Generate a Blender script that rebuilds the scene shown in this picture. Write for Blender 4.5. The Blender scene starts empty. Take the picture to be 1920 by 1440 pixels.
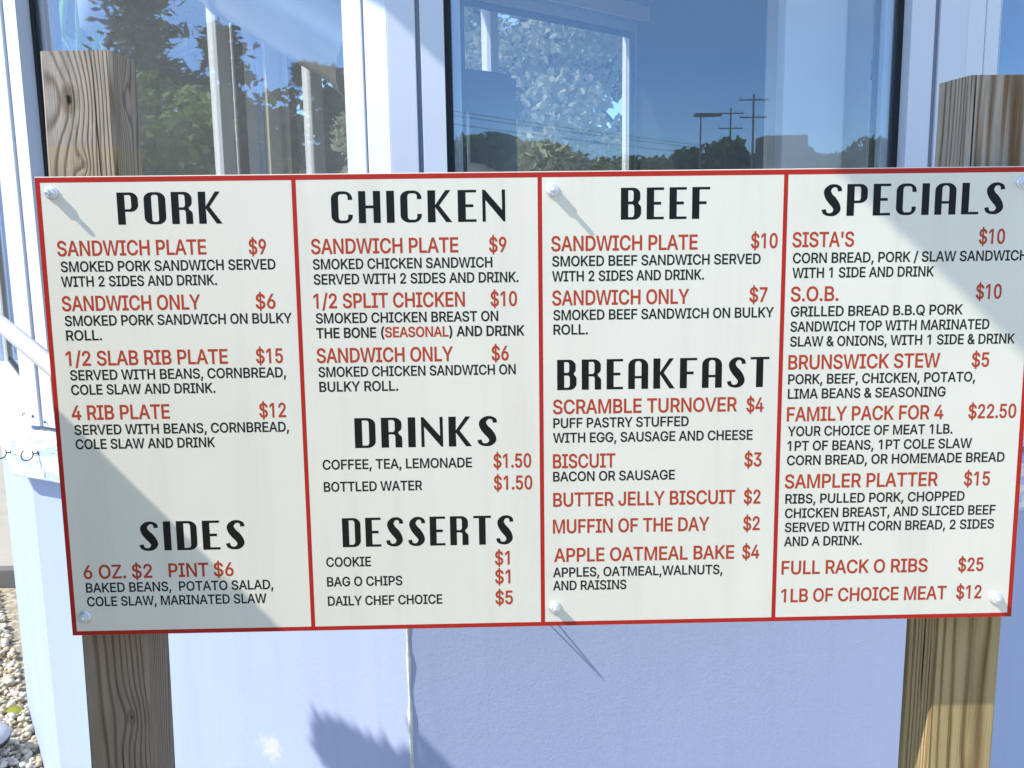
import bpy, bmesh, math, random, json
from mathutils import Vector, Matrix
import numpy as np

random.seed(7); rng = np.random.default_rng(7)
S = bpy.context.scene
COL = S.collection

# ------------------------------------------------------------------ camera
R_ = Vector((0.9996341213, -0.0227122398, -0.0146893719))
U_ = Vector((0.0182666780, 0.1663301087, 0.9859009197))
W_ = Vector((0.0199487332, 0.9858085253, -0.1666841293))
CAM = Vector((-0.0646313725, -1.2087289869, 1.5836389669))
cd = bpy.data.cameras.new('camera'); cam = bpy.data.objects.new('camera', cd); COL.objects.link(cam)
cd.sensor_width = 36.0; cd.lens = 1850.0/1920.0*36.0; cd.clip_start = 0.02; cd.clip_end = 2000
cam.matrix_world = Matrix(((R_.x, U_.x, -W_.x, CAM.x), (R_.y, U_.y, -W_.y, CAM.y), (R_.z, U_.z, -W_.z, CAM.z), (0, 0, 0, 1)))
S.camera = cam
S.render.resolution_x = 1024; S.render.resolution_y = 768

# ------------------------------------------------------------------ sky and sun
SUN = Vector((3.1, 1.0, -3.5)).normalized()          # direction the light travels
el = math.asin(-SUN.z); az = math.atan2(-SUN.x, -SUN.y)
wd = bpy.data.worlds.new("World"); S.world = wd; wd.use_nodes = True
nt = wd.node_tree; nt.nodes.clear()
sky = nt.nodes.new('ShaderNodeTexSky'); sky.sky_type = 'NISHITA'; sky.sun_disc = False
sky.sun_elevation = el; sky.sun_rotation = az; sky.altitude = 1500
sky.air_density = 1.0; sky.dust_density = 0.05; sky.ozone_density = 3.0
bg = nt.nodes.new('ShaderNodeBackground'); bg.inputs[1].default_value = 0.15
wo = nt.nodes.new('ShaderNodeOutputWorld')
tint = nt.nodes.new('ShaderNodeVectorMath'); tint.operation = 'MULTIPLY'; tint.inputs[1].default_value = (1.29, 1.05, 0.83)
nt.links.new(sky.outputs[0], tint.inputs[0]); # deeper blue towards the horizon: clear dry air after a front
wtc = nt.nodes.new('ShaderNodeTexCoord'); wsep = nt.nodes.new('ShaderNodeSeparateXYZ'); nt.links.new(wtc.outputs['Generated'], wsep.inputs[0])
wr = nt.nodes.new('ShaderNodeMapRange'); wr.inputs['From Min'].default_value = 0.14; wr.inputs['From Max'].default_value = 0.36
nt.links.new(wsep.outputs[2], wr.inputs['Value'])
wm = nt.nodes.new('ShaderNodeMix'); wm.data_type = 'RGBA'; wm.inputs[6].default_value = (0.44, 0.66, 0.98, 1); wm.inputs[7].default_value = (1.04, 1.03, 1.0, 1)
nt.links.new(wr.outputs[0], wm.inputs[0])
wx = nt.nodes.new('ShaderNodeVectorMath'); wx.operation = 'MULTIPLY'
nt.links.new(tint.outputs[0], wx.inputs[0]); nt.links.new(wm.outputs[2], wx.inputs[1]); nt.links.new(wx.outputs[0], bg.inputs[0]); nt.links.new(bg.outputs[0], wo.inputs[0])
sl = bpy.data.lights.new('sun', 'SUN'); sl.energy = 2.05; sl.angle = math.radians(0.5); sl.color = (1.0, 0.955, 0.88)
so = bpy.data.objects.new('sun', sl); COL.objects.link(so); so.location = (-6, -3, 8)
so.rotation_euler = SUN.to_track_quat('-Z', 'Y').to_euler()
S.view_settings.view_transform = 'Standard'; S.view_settings.look = 'None'
S.view_settings.gamma = 1; S.view_settings.use_curve_mapping = False
S.view_settings.exposure = 1.62
S.render.engine = 'CYCLES'
S.cycles.transparent_max_bounces = 24; S.cycles.max_bounces = 10

# ------------------------------------------------------------------ material helpers
class NT:
    def __init__(s, name):
        s.m = bpy.data.materials.new(name); s.m.use_nodes = True
        s.t = s.m.node_tree; s.t.nodes.clear()
        s.out = s.t.nodes.new('ShaderNodeOutputMaterial')
    def n(s, typ, ins=None, **kw):
        nd = s.t.nodes.new('ShaderNode' + typ)
        for k, v in kw.items(): setattr(nd, k, v)
        for k, v in (ins or {}).items(): s.set(nd, k, v)
        return nd
    def set(s, nd, k, v):
        sock = nd.inputs[k]
        if hasattr(v, 'bl_idname') and not hasattr(v, 'is_linked'): v = v.outputs[0]
        if hasattr(v, 'is_linked'): s.t.links.new(v, sock)
        else:
            if hasattr(sock.default_value, '__len__') and hasattr(v, '__len__') and len(sock.default_value) == 4 and len(v) == 3: v = (*v, 1)
            sock.default_value = v
    def math(s, op, a, b=0.0, c=None):
        nd = s.n('Math', {0: a, 1: b}, operation=op)
        if c is not None: s.set(nd, 2, c)
        return nd
    def mix(s, f, a, b, blend='MIX'):
        nd = s.n('Mix', data_type='RGBA', blend_type=blend)
        s.set(nd, 0, f); s.set(nd, 6, a); s.set(nd, 7, b)
        return nd.outputs[2]
    def ramp(s, f, stops):
        nd = s.n('ValToRGB', {0: f}); cr = nd.color_ramp
        while len(cr.elements) < len(stops): cr.elements.new(0.5)
        for e, (p, c) in zip(cr.elements, stops):
            e.position = p; e.color = (*c, 1) if hasattr(c, '__len__') else (c, c, c, 1)
        return nd.outputs[0]
    def co(s, which='Object'):
        return s.n('TexCoord').outputs[which]
    def mapping(s, v, scale=(1, 1, 1), loc=(0, 0, 0)):
        nd = s.n('Mapping', {0: v}); nd.inputs['Scale'].default_value = scale; nd.inputs['Location'].default_value = loc
        return nd.outputs[0]
    def noise(s, v, scale, detail=4, rough=0.55, dist=0.0):
        return s.n('TexNoise', {'Vector': v, 'Scale': scale, 'Detail': detail, 'Roughness': rough, 'Distortion': dist}).outputs[0]
    def bump(s, h, strength=0.3, dist=0.002):
        return s.n('Bump', {'Height': h, 'Strength': strength, 'Distance': dist}).outputs[0]
    def done(s, color, rough=0.6, normal=None, metal=0.0, spec=0.5, **kw):
        p = s.n('BsdfPrincipled', {'Base Color': color, 'Roughness': rough, 'Metallic': metal, 'Specular IOR Level': spec})
        if normal is not None: s.set(p, 'Normal', normal)
        for k, v in kw.items(): s.set(p, k, v)
        s.t.links.new(p.outputs[0], s.out.inputs[0])
        return s.m

M = {}
def simple(name, col, rough=0.6, metal=0.0, var=0.08, scale=12.0, bump=0.0, bscale=200.0, spec=0.5):
    k = NT(name); c = k.co()
    n = k.noise(c, scale, 5, 0.6)
    f = k.math('MULTIPLY_ADD', n, 2*var, 1-var)
    colr = k.n('VectorMath', {0: col, 1: f.outputs[0]}, operation='MULTIPLY').outputs[0]
    nor = None
    if bump: nor = k.bump(k.noise(c, bscale, 3, 0.6), bump, 0.001)
    M[name] = k.done(colr, rough, nor, metal, spec)
    return M[name]

# printed sheet of the menu board
k = NT('sign_white'); c = k.co()
g = k.noise(c, 6, 5, 0.6); sp = k.noise(c, 160, 3, 0.7)
colr = k.ramp(g, [(0.3, (0.765, 0.72, 0.595)), (0.75, (0.805, 0.76, 0.635))])
dirt = k.ramp(sp, [(0.0, 0.80), (0.27, 1.0)])
strk = k.ramp(k.noise(k.mapping(c, (22, 1, 1.4)), 1.0, 5, 0.65), [(0.28, 0.93), (0.50, 1.0)])
dirt = k.mix(1.0, dirt, strk, 'MULTIPLY')
colr = k.mix(1.0, colr, dirt, 'MULTIPLY')
M['sign_white'] = k.done(colr, 0.42, k.bump(k.noise(c, 25, 2), 0.06, 0.002), spec=0.35)
simple('sign_red', (0.45, 0.020, 0.010), 0.45, var=0.12, scale=60, spec=0.25)
simple('ink_red', (0.45, 0.056, 0.020), 0.5, var=0.12, scale=90, spec=0.2)
simple('ink_black', (0.007, 0.007, 0.006), 0.36, var=0.2, scale=40, spec=0.25)
simple('ink_grey', (0.014, 0.018, 0.013), 0.45, var=0.2, scale=60, spec=0.25)
simple('zinc', (0.80, 0.82, 0.85), 0.32, metal=0.55, var=0.1, scale=300, bump=0.15, bscale=900)
simple('white_vinyl', (0.64, 0.685, 0.775), 0.42, var=0.035, scale=9, bump=0.04, bscale=120)
simple('frame_white', (0.84, 0.83, 0.80), 0.5, var=0.03)
simple('white_pipe', (0.50, 0.50, 0.53), 0.35, var=0.06, scale=30, bump=0.05, bscale=60)
simple('gasket', (0.006, 0.006, 0.010), 0.5, var=0.2)
simple('groove_grey', (0.22, 0.24, 0.30), 0.6, var=0.1)
simple('casing_tan', (0.86, 0.79, 0.62), 0.55, var=0.08)
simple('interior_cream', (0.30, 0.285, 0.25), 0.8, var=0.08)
simple('interior_shade', (0.05, 0.05, 0.05), 0.8, var=0.1)
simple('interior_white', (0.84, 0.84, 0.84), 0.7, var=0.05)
simple('interior_floor', (0.12, 0.11, 0.10), 0.5, var=0.2)
simple('steel', (0.30, 0.31, 0.32), 0.28, metal=0.9, var=0.15, scale=5)
simple('duct_metal', (0.58, 0.52, 0.43), 0.32, metal=0.25, var=0.25, scale=6, bump=0.3, bscale=14)
simple('hook_wire', (0.10, 0.095, 0.09), 0.45, metal=0.7, var=0.2, scale=200)
simple('roof_white', (0.70, 0.71, 0.73), 0.6, var=0.05)
simple('shingle', (0.10, 0.095, 0.09), 0.9, var=0.3, scale=40)
simple('concrete', (0.40, 0.36, 0.30), 0.9, var=0.18, scale=7, bump=0.4, bscale=60)
simple('concrete_shade', (0.16, 0.15, 0.14), 0.9, var=0.2, scale=10)
simple('dome_beige', (0.74, 0.68, 0.58), 0.5, var=0.05)
simple('pot_blue', (0.40, 0.46, 0.58), 0.4, var=0.1)
simple('lamp_cap', (0.42, 0.42, 0.42), 0.45, var=0.08, scale=20)
simple('lamp_dark', (0.02, 0.02, 0.022), 0.5)
simple('pole_wood', (0.34, 0.27, 0.22), 0.9, var=0.25)
simple('pole_grey', (0.22, 0.21, 0.19), 0.6)
simple('trunk_bark', (0.075, 0.058, 0.042), 0.95, var=0.35, scale=8, bump=0.8, bscale=30)
simple('fence_board', (0.30, 0.23, 0.16), 0.85, var=0.25, scale=6)
simple('rail_wood', (0.30, 0.23, 0.14), 0.85, var=0.2)
simple('asphalt', (0.055, 0.055, 0.057), 0.95, var=0.25, scale=3)
simple('dry_leaf', (0.30, 0.20, 0.05), 0.7, var=0.3, scale=60)
simple('green_leaf', (0.24, 0.25, 0.02), 0.6, var=0.3, scale=60)
simple('stem_green', (0.20, 0.50, 0.08), 0.5, var=0.2, scale=30)
simple('person_skin', (0.46, 0.27, 0.19), 0.5, var=0.08)

# painted kiosk wall: stucco-like rolled paint, faint streaks, a bare patch
k = NT('blue_wall'); c = k.co()
big = k.noise(c, 2.2, 4, 0.55); mid = k.noise(k.mapping(c, (9, 9, 1.6)), 1.0, 4, 0.6)
v = k.math('ADD', k.math('MULTIPLY', big, 0.5).outputs[0], k.math('MULTIPLY', mid, 0.5).outputs[0])
colr = k.ramp(v.outputs[0], [(0.30, (0.395, 0.468, 0.675)), (0.70, (0.44, 0.51, 0.72))])
geo = k.n('NewGeometry')
pd = k.n('VectorMath', {0: geo.outputs['Position'], 1: (-0.533, 0.676, 0.517)}, operation='DISTANCE').outputs['Value']
nz = k.noise(c, 55, 5, 0.7)
pm = k.math('ADD', pd, k.math('MULTIPLY', k.math('SUBTRACT', nz, 0.5).outputs[0], 0.07).outputs[0])
mask = k.ramp(pm.outputs[0], [(0.010, 0.8), (0.036, 0.0)])
colr = k.mix(mask, colr, (0.66, 0.64, 0.54))
scuff = k.ramp(k.noise(c, 38, 6, 0.75), [(0.70, 0.0), (0.76, 0.5)])
colr = k.mix(scuff, colr, (0.55, 0.63, 0.82))
run = k.ramp(k.noise(k.mapping(c, (26, 26, 1.1)), 1.0, 5, 0.7), [(0.30, 0.955), (0.48, 1.0)])
colr = k.mix(1.0, colr, run, 'MULTIPLY')
hb = k.math('ADD', k.math('MULTIPLY', k.noise(c, 150, 3, 0.6), 1.0).outputs[0], k.math('MULTIPLY', k.noise(c, 55, 2, 0.5), 0.7).outputs[0])
M['blue_wall'] = k.done(colr, 0.62, k.bump(hb.outputs[0], 0.22, 0.0018), spec=0.3)

# sill board: old white paint flaking off over pale blue
k = NT('peeling_paint'); c = k.co()
a = k.noise(k.mapping(c, (14, 14, 34)), 1.0, 6, 0.72)
mask = k.ramp(a, [(0.45, 0.0), (0.52, 1.0)])
colr = k.mix(mask, (0.47, 0.57, 0.80), (0.82, 0.80, 0.74))
cr = k.ramp(k.noise(k.mapping(c, (30, 30, 260)), 1.0, 3, 0.7), [(0.30, 0.55), (0.40, 1.0)])
colr = k.mix(1.0, colr, cr, 'MULTIPLY')
M['peeling_paint'] = k.done(colr, 0.6, k.bump(mask, 0.5, 0.0015))

# white caulk line, cracked
k = NT('caulk'); c = k.co()
M['caulk'] = k.done(k.ramp(k.noise(c, 60, 5, 0.7), [(0.3, (0.60, 0.57, 0.50)), (0.6, (0.80, 0.79, 0.74))]), 0.7, k.bump(k.noise(c, 150, 3), 0.6, 0.002))

def wood(name, pith, knots, light, dark, zone, zcol, seed, freq=1500.0, grey=0.5, streak=0.0, low=0.0):
    """weathered 4x4 timber: growth rings round a pith axis, bent round knots"""
    k = NT(name); c = k.co()
    sep = k.n('SeparateXYZ', {0: c})
    lo = k.noise(k.mapping(c, (9, 9, 1.1), (seed, seed*2, 0)), 1.0, 3, 0.5)
    lo2 = k.noise(k.mapping(c, (30, 30, 2.5), (seed*3, 0, 0)), 1.0, 2, 0.5)
    dx = k.math('SUBTRACT', sep.outputs[0], pith[0]); dy = k.math('SUBTRACT', sep.outputs[1], pith[1])
    r = k.math('SQRT', k.math('ADD', k.math('MULTIPLY', dx.outputs[0], dx.outputs[0]).outputs[0], k.math('MULTIPLY', dy.outputs[0], dy.outputs[0]).outputs[0]).outputs[0])
    r = k.math('ADD', r, k.math('MULTIPLY', k.math('SUBTRACT', lo, 0.5).outputs[0], 0.010).outputs[0])
    r = k.math('ADD', r, k.math('MULTIPLY', k.math('SUBTRACT', lo2, 0.5).outputs[0], 0.006).outputs[0])
    km = None; kr = None
    for (kx, ky, kz, rad, amp) in knots:
        dv = k.n('VectorMath', {0: c, 1: (kx, ky, kz)}, operation='SUBTRACT').outputs[0]
        dist = k.n('VectorMath', {0: k.mapping(dv, (1.0, 1.0, 0.55))}, operation='LENGTH').outputs['Value']
        q = k.math('DIVIDE', dist, rad*2.4)
        bell = k.math('POWER', 2.718, k.math('MULTIPLY', k.math('MULTIPLY', q.outputs[0], q.outputs[0]).outputs[0], -1.0).outputs[0])
        r = k.math('ADD', r, k.math('MULTIPLY', bell, amp).outputs[0])
        m = k.ramp(k.math('DIVIDE', dist, rad).outputs[0], [(0.60, 1.0), (1.0, 0.0)])
        core = k.ramp(k.math('DIVIDE', k.math('ADD', dist, k.math('MULTIPLY', k.noise(c, 160, 3), 0.004).outputs[0]).outputs[0], rad).outputs[0], [(0.32, 1.0), (0.52, 0.0)])
        km = m if km is None else k.math('MAXIMUM', km, m).outputs[0]
        kr = core if kr is None else k.math('MAXIMUM', kr, core).outputs[0]
    ph = k.math('MULTIPLY', r, freq)
    ring = k.math('MULTIPLY_ADD', k.math('SINE', ph).outputs[0], 0.5, 0.5)
    ring = k.math('POWER', ring, 3.2)
    amp = k.noise(k.mapping(c, (60, 60, 1.5), (0, seed, 0)), 1.0, 3, 0.6)
    ring = k.math('MULTIPLY', ring, k.math('MULTIPLY_ADD', amp, 1.5, 0.05).outputs[0])
    fib = k.noise(k.mapping(c, (700, 700, 9)), 1.0, 3, 0.6)
    f = k.math('ADD', ring, k.math('MULTIPLY', k.math('SUBTRACT', fib, 0.5).outputs[0], 0.85).outputs[0])
    f.use_clamp = True
    base = k.mix(f.outputs[0], light, dark)
    gm = k.ramp(k.noise(k.mapping(c, (14, 14, 3), (seed, 5, 1)), 1.0, 4, 0.6), [(0.35, 0.0), (0.65, grey)])
    base = k.mix(gm, base, k.mix(f.outputs[0], (0.36, 0.325, 0.30), (0.15, 0.115, 0.095)))
    blot = k.noise(k.mapping(c, (38, 38, 6), (seed, 7, 3)), 1.0, 5, 0.7)
    base = k.mix(1.0, base, k.ramp(blot, [(0.30, 0.68), (0.62, 1.08)]), 'MULTIPLY')
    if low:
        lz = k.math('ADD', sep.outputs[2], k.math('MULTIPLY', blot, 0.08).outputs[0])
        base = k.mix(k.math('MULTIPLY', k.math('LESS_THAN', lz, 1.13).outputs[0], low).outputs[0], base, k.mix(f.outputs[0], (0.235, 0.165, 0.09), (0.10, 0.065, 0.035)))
    if streak:
        sk = k.ramp(k.noise(k.mapping(c, (52, 52, 1.3), (seed*2, 1, 4)), 1.0, 2, 0.4), [(0.60, 0.0), (0.66, streak)])
        base = k.mix(sk, base, (0.17, 0.075, 0.018))
    zm = k.math('MULTIPLY', k.math('GREATER_THAN', sep.outputs[2], zone[0]).outputs[0], k.math('LESS_THAN', sep.outputs[2], zone[1]).outputs[0])
    base = k.mix(k.math('MULTIPLY', zm, zone[2]).outputs[0], base, k.mix(f.outputs[0], zcol, dark))
    if km is not None:
        rr = k.math('MULTIPLY_ADD', k.math('SINE', k.math('MULTIPLY', ph, 1.6).outputs[0]).outputs[0], 0.5, 0.5)
        base = k.mix(k.math('MULTIPLY', km, 0.8).outputs[0], base, k.mix(rr.outputs[0], (0.25, 0.20, 0.13), (0.13, 0.095, 0.06)))
        base = k.mix(kr, base, (0.03, 0.02, 0.012))
    chk = k.ramp(k.noise(k.mapping(c, (95, 95, 0.9), (seed, 0, 2)), 1.0, 2, 0.4), [(0.275, 1.0), (0.30, 0.0)])
    base = k.mix(chk, base, (0.02, 0.015, 0.01))
    h = k.math('SUBTRACT', k.math('MULTIPLY', f, -0.6).outputs[0], chk)
    M[name] = k.done(base, 0.85, k.bump(h.outputs[0], 0.8, 0.003), spec=0.2)
    return M[name]
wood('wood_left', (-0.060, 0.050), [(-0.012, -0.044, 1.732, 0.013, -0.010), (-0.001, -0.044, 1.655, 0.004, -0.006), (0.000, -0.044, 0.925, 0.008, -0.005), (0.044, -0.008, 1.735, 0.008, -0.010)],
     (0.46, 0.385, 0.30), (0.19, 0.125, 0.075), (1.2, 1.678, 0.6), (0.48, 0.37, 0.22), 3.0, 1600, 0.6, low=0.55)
wood('wood_right', (0.012, 0.040), [],
     (0.46, 0.39, 0.31), (0.16, 0.085, 0.03), (0.3, 1.075, 0.8), (0.43, 0.31, 0.12), 9.0, 1050, 0.4, 0.8)

# double glazing: clear pane, blue-tinted mirror image
k = NT('glass')
lw = k.n('LayerWeight', {0: 0.5})
fac = k.math('MULTIPLY_ADD', k.math('POWER', lw.outputs['Facing'], 4.0).outputs[0], 0.80, 0.122)
tr = k.n('BsdfTransparent', {0: (0.965, 0.97, 0.965)})
gl = k.n('BsdfGlossy', {'Color': (0.52, 0.66, 0.84), 'Roughness': 0.0})
mx = k.n('MixShader', {0: fac.outputs[0], 1: tr.outputs[0], 2: gl.outputs[0]})
dd = k.n('BsdfDiffuse', {0: (0.75, 0.75, 0.75)})       # thin film of road dust
dust = k.math('MULTIPLY_ADD', k.noise(k.co(), 3.0, 5, 0.65), 0.06, 0.022)
m2 = k.n('MixShader', {0: dust.outputs[0], 1: mx.outputs[0], 2: dd.outputs[0]})
k.t.links.new(m2.outputs[0], k.out.inputs[0]); M['glass'] = k.m

def leafmat(name, c1, c2, trans=0.25):
    k = NT(name); c = k.co()
    n1 = k.noise(c, 0.9, 3, 0.6); oi = k.n('ObjectInfo')
    n2 = k.noise(c, 14, 2, 0.6)
    f = k.math('ADD', k.math('MULTIPLY', n1, 0.6).outputs[0], k.math('MULTIPLY', n2, 0.4).outputs[0])
    colr = k.ramp(f.outputs[0], [(0.35, c1), (0.65, c2)])
    p = k.n('BsdfPrincipled', {'Base Color': colr, 'Roughness': 0.55, 'Specular IOR Level': 0.3})
    t = k.n('BsdfTranslucent', {0: colr})
    m = k.n('MixShader', {0: trans, 1: p.outputs[0], 2: t.outputs[0]})
    k.t.links.new(m.outputs[0], k.out.inputs[0]); M[name] = k.m
leafmat('leaf_bright', (0.07, 0.12, 0.02), (0.17, 0.21, 0.04), 0.35)
leafmat('leaf_far', (0.09, 0.15, 0.025), (0.18, 0.23, 0.05), 0.5)
leafmat('leaf_mid', (0.035, 0.075, 0.014), (0.10, 0.15, 0.03), 0.3)
leafmat('leaf_dark', (0.022, 0.045, 0.012), (0.06, 0.09, 0.02), 0.2)
leafmat('needle', (0.012, 0.035, 0.018), (0.04, 0.07, 0.025), 0.15)
leafmat('leaf_silver', (0.32, 0.35, 0.21), (0.56, 0.56, 0.42), 0.35)

# ground: pale sandy gravel bed
k = NT('ground_sand'); c = k.co()
vor = k.n('TexVoronoi', {'Vector': c, 'Scale': 38.0})
f = k.noise(c, 26, 5, 0.7)
colr = k.mix(k.ramp(vor.outputs['Distance'], [(0.05, 0.0), (0.6, 1.0)]), k.ramp(f, [(0.3, (0.52, 0.44, 0.31)), (0.7, (0.66, 0.59, 0.45))]), (0.30, 0.25, 0.18))
M['ground_sand'] = k.done(colr, 0.9, k.bump(vor.outputs['Distance'], 0.6, -0.01))
k = NT('pebble'); 
oi = k.n('Attribute', attribute_name='tint', attribute_type='GEOMETRY')
c = k.co()
base = k.ramp(oi.outputs['Fac'], [(0.0, (0.46, 0.37, 0.24)), (0.35, (0.60, 0.53, 0.38)), (0.7, (0.68, 0.62, 0.49)), (1.0, (0.72, 0.69, 0.62))])
base = k.mix(0.5, base, k.ramp(k.noise(c, 120, 3), [(0.3, 0.6), (0.7, 1.0)]), 'MULTIPLY')
M['pebble'] = k.done(base, 0.8)

# ------------------------------------------------------------------ mesh helpers
class MB:
    def __init__(s): s.v = []; s.f = []; s.sm = []
    def add(s, verts, faces, smooth=False):
        o = len(s.v); s.v += [tuple(v) for v in verts]; s.f += [tuple(i+o for i in f) for f in faces]; s.sm += [smooth]*len(faces)
        return s
    def hexa(s, p):       # 8 corners: bottom 4 ccw, top 4 ccw
        return s.add(p, [(3, 2, 1, 0), (4, 5, 6, 7), (0, 1, 5, 4), (1, 2, 6, 5), (2, 3, 7, 6), (3, 0, 4, 7)])
    def box(s, x0, y0, z0, x1, y1, z1):
        return s.hexa([(x0, y0, z0), (x1, y0, z0), (x1, y1, z0), (x0, y1, z0), (x0, y0, z1), (x1, y0, z1), (x1, y1, z1), (x0, y1, z1)])
    def prism(s, poly, z0, z1):
        n = len(poly)
        return s.add([(x, y, z0) for x, y in poly] + [(x, y, z1) for x, y in poly],
                     [tuple(range(n-1, -1, -1)), tuple(range(n, 2*n))] + [(i, (i+1) % n, n+(i+1) % n, n+i) for i in range(n)])
    def tube(s, pts, rad, seg=10, caps=True, smooth=True):
        pts = [Vector(p) for p in pts]; rr = rad if hasattr(rad, '__len__') else [rad]*len(pts)
        vs = []; fs = []; prev = None
        for i, p in enumerate(pts):
            t = (pts[min(i+1, len(pts)-1)] - pts[max(i-1, 0)]).normalized()
            if prev is None:
                a = Vector((0, 0, 1)) if abs(t.z) < 0.9 else Vector((1, 0, 0))
                nx = t.cross(a).normalized()
            else: nx = (prev - t*prev.dot(t)).normalized()
            prev = nx; ny = t.cross(nx)
            for j in range(seg):
                an = 2*math.pi*j/seg; vs.append(p + (nx*math.cos(an) + ny*math.sin(an))*rr[i])
        for i in range(len(pts)-1):
            for j in range(seg):
                fs.append((i*seg+j, i*seg+(j+1) % seg, (i+1)*seg+(j+1) % seg, (i+1)*seg+j))
        s.add(vs, fs, smooth)
        if caps: s.add(vs[:seg], [tuple(range(seg-1, -1, -1))]); s.add(vs[-seg:], [tuple(range(seg))])
        return s
    def lathe(s, prof, seg=24, axis='z', smooth=True):   # prof: (r, h)
        vs = []; fs = []
        for r, h in prof:
            for j in range(seg):
                a = 2*math.pi*j/seg
                p = (r*math.cos(a), r*math.sin(a), h) if axis == 'z' else (r*math.cos(a), -h, r*math.sin(a))
                vs.append(p)
        for i in range(len(prof)-1):
            for j in range(seg): fs.append((i*seg+j, i*seg+(j+1) % seg, (i+1)*seg+(j+1) % seg, (i+1)*seg+j))
        return s.add(vs, fs, smooth)
    def mesh(s, name, mat):
        me = bpy.data.meshes.new(name); me.from_pydata(s.v, [], s.f); me.update()
        me.polygons.foreach_set('use_smooth', s.sm)
        if mat: me.materials.append(M[mat] if isinstance(mat, str) else mat)
        return me
    def build(s, name, mat, parent=None, bevel=0.0):
        me = s.mesh(name, mat)
        if bevel:
            bm = bmesh.new(); bm.from_mesh(me); bmesh.ops.remove_doubles(bm, verts=bm.verts, dist=1e-6)
            es = [e for e in bm.edges if len(e.link_faces) == 2 and e.calc_face_angle(0) > 0.5]
            bmesh.ops.bevel(bm, geom=es, offset=bevel, segments=2, profile=0.6, affect='EDGES', clamp_overlap=True)
            bm.to_mesh(me); bm.free()
        o = bpy.data.objects.new(name, me); COL.objects.link(o)
        if parent: o.parent = parent
        return o
def xf(mb, mat):       # transform all verts
    mb.v = [tuple(mat @ Vector(v)) for v in mb.v]
    if mat.determinant() < 0: mb.f = [f[::-1] for f in mb.f]
    return mb
def empty(name, label, cat, loc=(0, 0, 0), group=None):
    o = bpy.data.objects.new(name, None); o.location = loc; o.empty_display_size = 0.05; COL.objects.link(o)
    return tag(o, label, cat, group)
def tag(o, label, cat, group=None):
    o['label'] = label; o['category'] = cat
    if group: o['group'] = group
    return o
def struct(o): o['kind'] = 'structure'; return o

# ------------------------------------------------------------------ ground
struct(MB().add([(-400, -400, 0), (400, -400, 0), (400, 400, 0), (-400, 400, 0)], [(0, 1, 2, 3)]).build('ground', 'ground_sand'))
struct(MB().add([(-60, -44, .004), (60, -44, .004), (60, -14, .004), (-60, -14, .004)], [(0, 1, 2, 3)]).build('parking_lot', 'asphalt'))
pv = struct(MB().prism([(-2.02, 3.05), (-2.02, 9.0), (-12, 9.0), (-12, 3.05)], 0.0, 0.075).build('pavement', 'concrete'))
struct(MB().box(-12, 2.99, 0.0, -2.0, 3.048, 0.085).build('kerb', 'concrete_shade', bevel=0.006))  # darker than the slab: shadow on the edge face is put into the colour

# gravel bed beside the kiosk: loose pebbles, one uncountable mass
ico = bmesh.new(); bmesh.ops.create_icosphere(ico, subdivisions=1, radius=1.0)
iv = np.array([v.co[:] for v in ico.verts]); itf = np.array([[v.index for v in f.verts] for f in ico.faces]); ico.free()
NP = 19000
gx = rng.uniform(-3.4, -0.9, NP*2); gy = rng.uniform(0.55, 2.97, NP*2)
# keep outside the kiosk (line of walls A and B)
inA = (-(gx+1.128)*math.sin(math.radians(60)) - (gy-1.019)*math.cos(math.radians(60))) > 0.002
inB = (-(gx+1.128)*math.sin(math.radians(30)) - (gy-1.019)*math.cos(math.radians(30))) > 0.002
keep = (inA | inB); gx = gx[keep][:NP]; gy = gy[keep][:NP]; n = len(gx)
sc = rng.uniform(0.006, 0.0145, n)
V = np.repeat(iv[None], n, 0) * (1 + rng.normal(0, 0.16, (n, len(iv), 1)))
V *= np.stack([sc*rng.uniform(0.8, 1.5, n), sc*rng.uniform(0.7, 1.1, n), sc*rng.uniform(0.5, 0.9, n)], 1)[:, None, :]
an = rng.uniform(0, 6.28, n); ca, sa = np.cos(an)[:, None], np.sin(an)[:, None]
X = V[..., 0]*ca - V[..., 1]*sa; Y = V[..., 0]*sa + V[..., 1]*ca
V[..., 0] = X + gx[:, None]; V[..., 1] = Y + gy[:, None]; V[..., 2] += (sc*0.5 + rng.uniform(0, 0.016, n))[:, None]
F = (itf[None] + (np.arange(n)*len(iv))[:, None, None]).reshape(-1, 3)
me = bpy.data.meshes.new('gravel'); me.from_pydata(V.reshape(-1, 3).tolist(), [], F.tolist()); me.update()
me.polygons.foreach_set('use_smooth', [True]*len(me.polygons))
at = me.attributes.new('tint', 'FLOAT', 'POINT'); at.data.foreach_set('value', np.repeat(rng.uniform(0, 1, n), len(iv)).astype(np.float32))
me.materials.append(M['pebble'])
gr = bpy.data.objects.new('gravel', me); COL.objects.link(gr); gr['kind'] = 'stuff'

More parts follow.
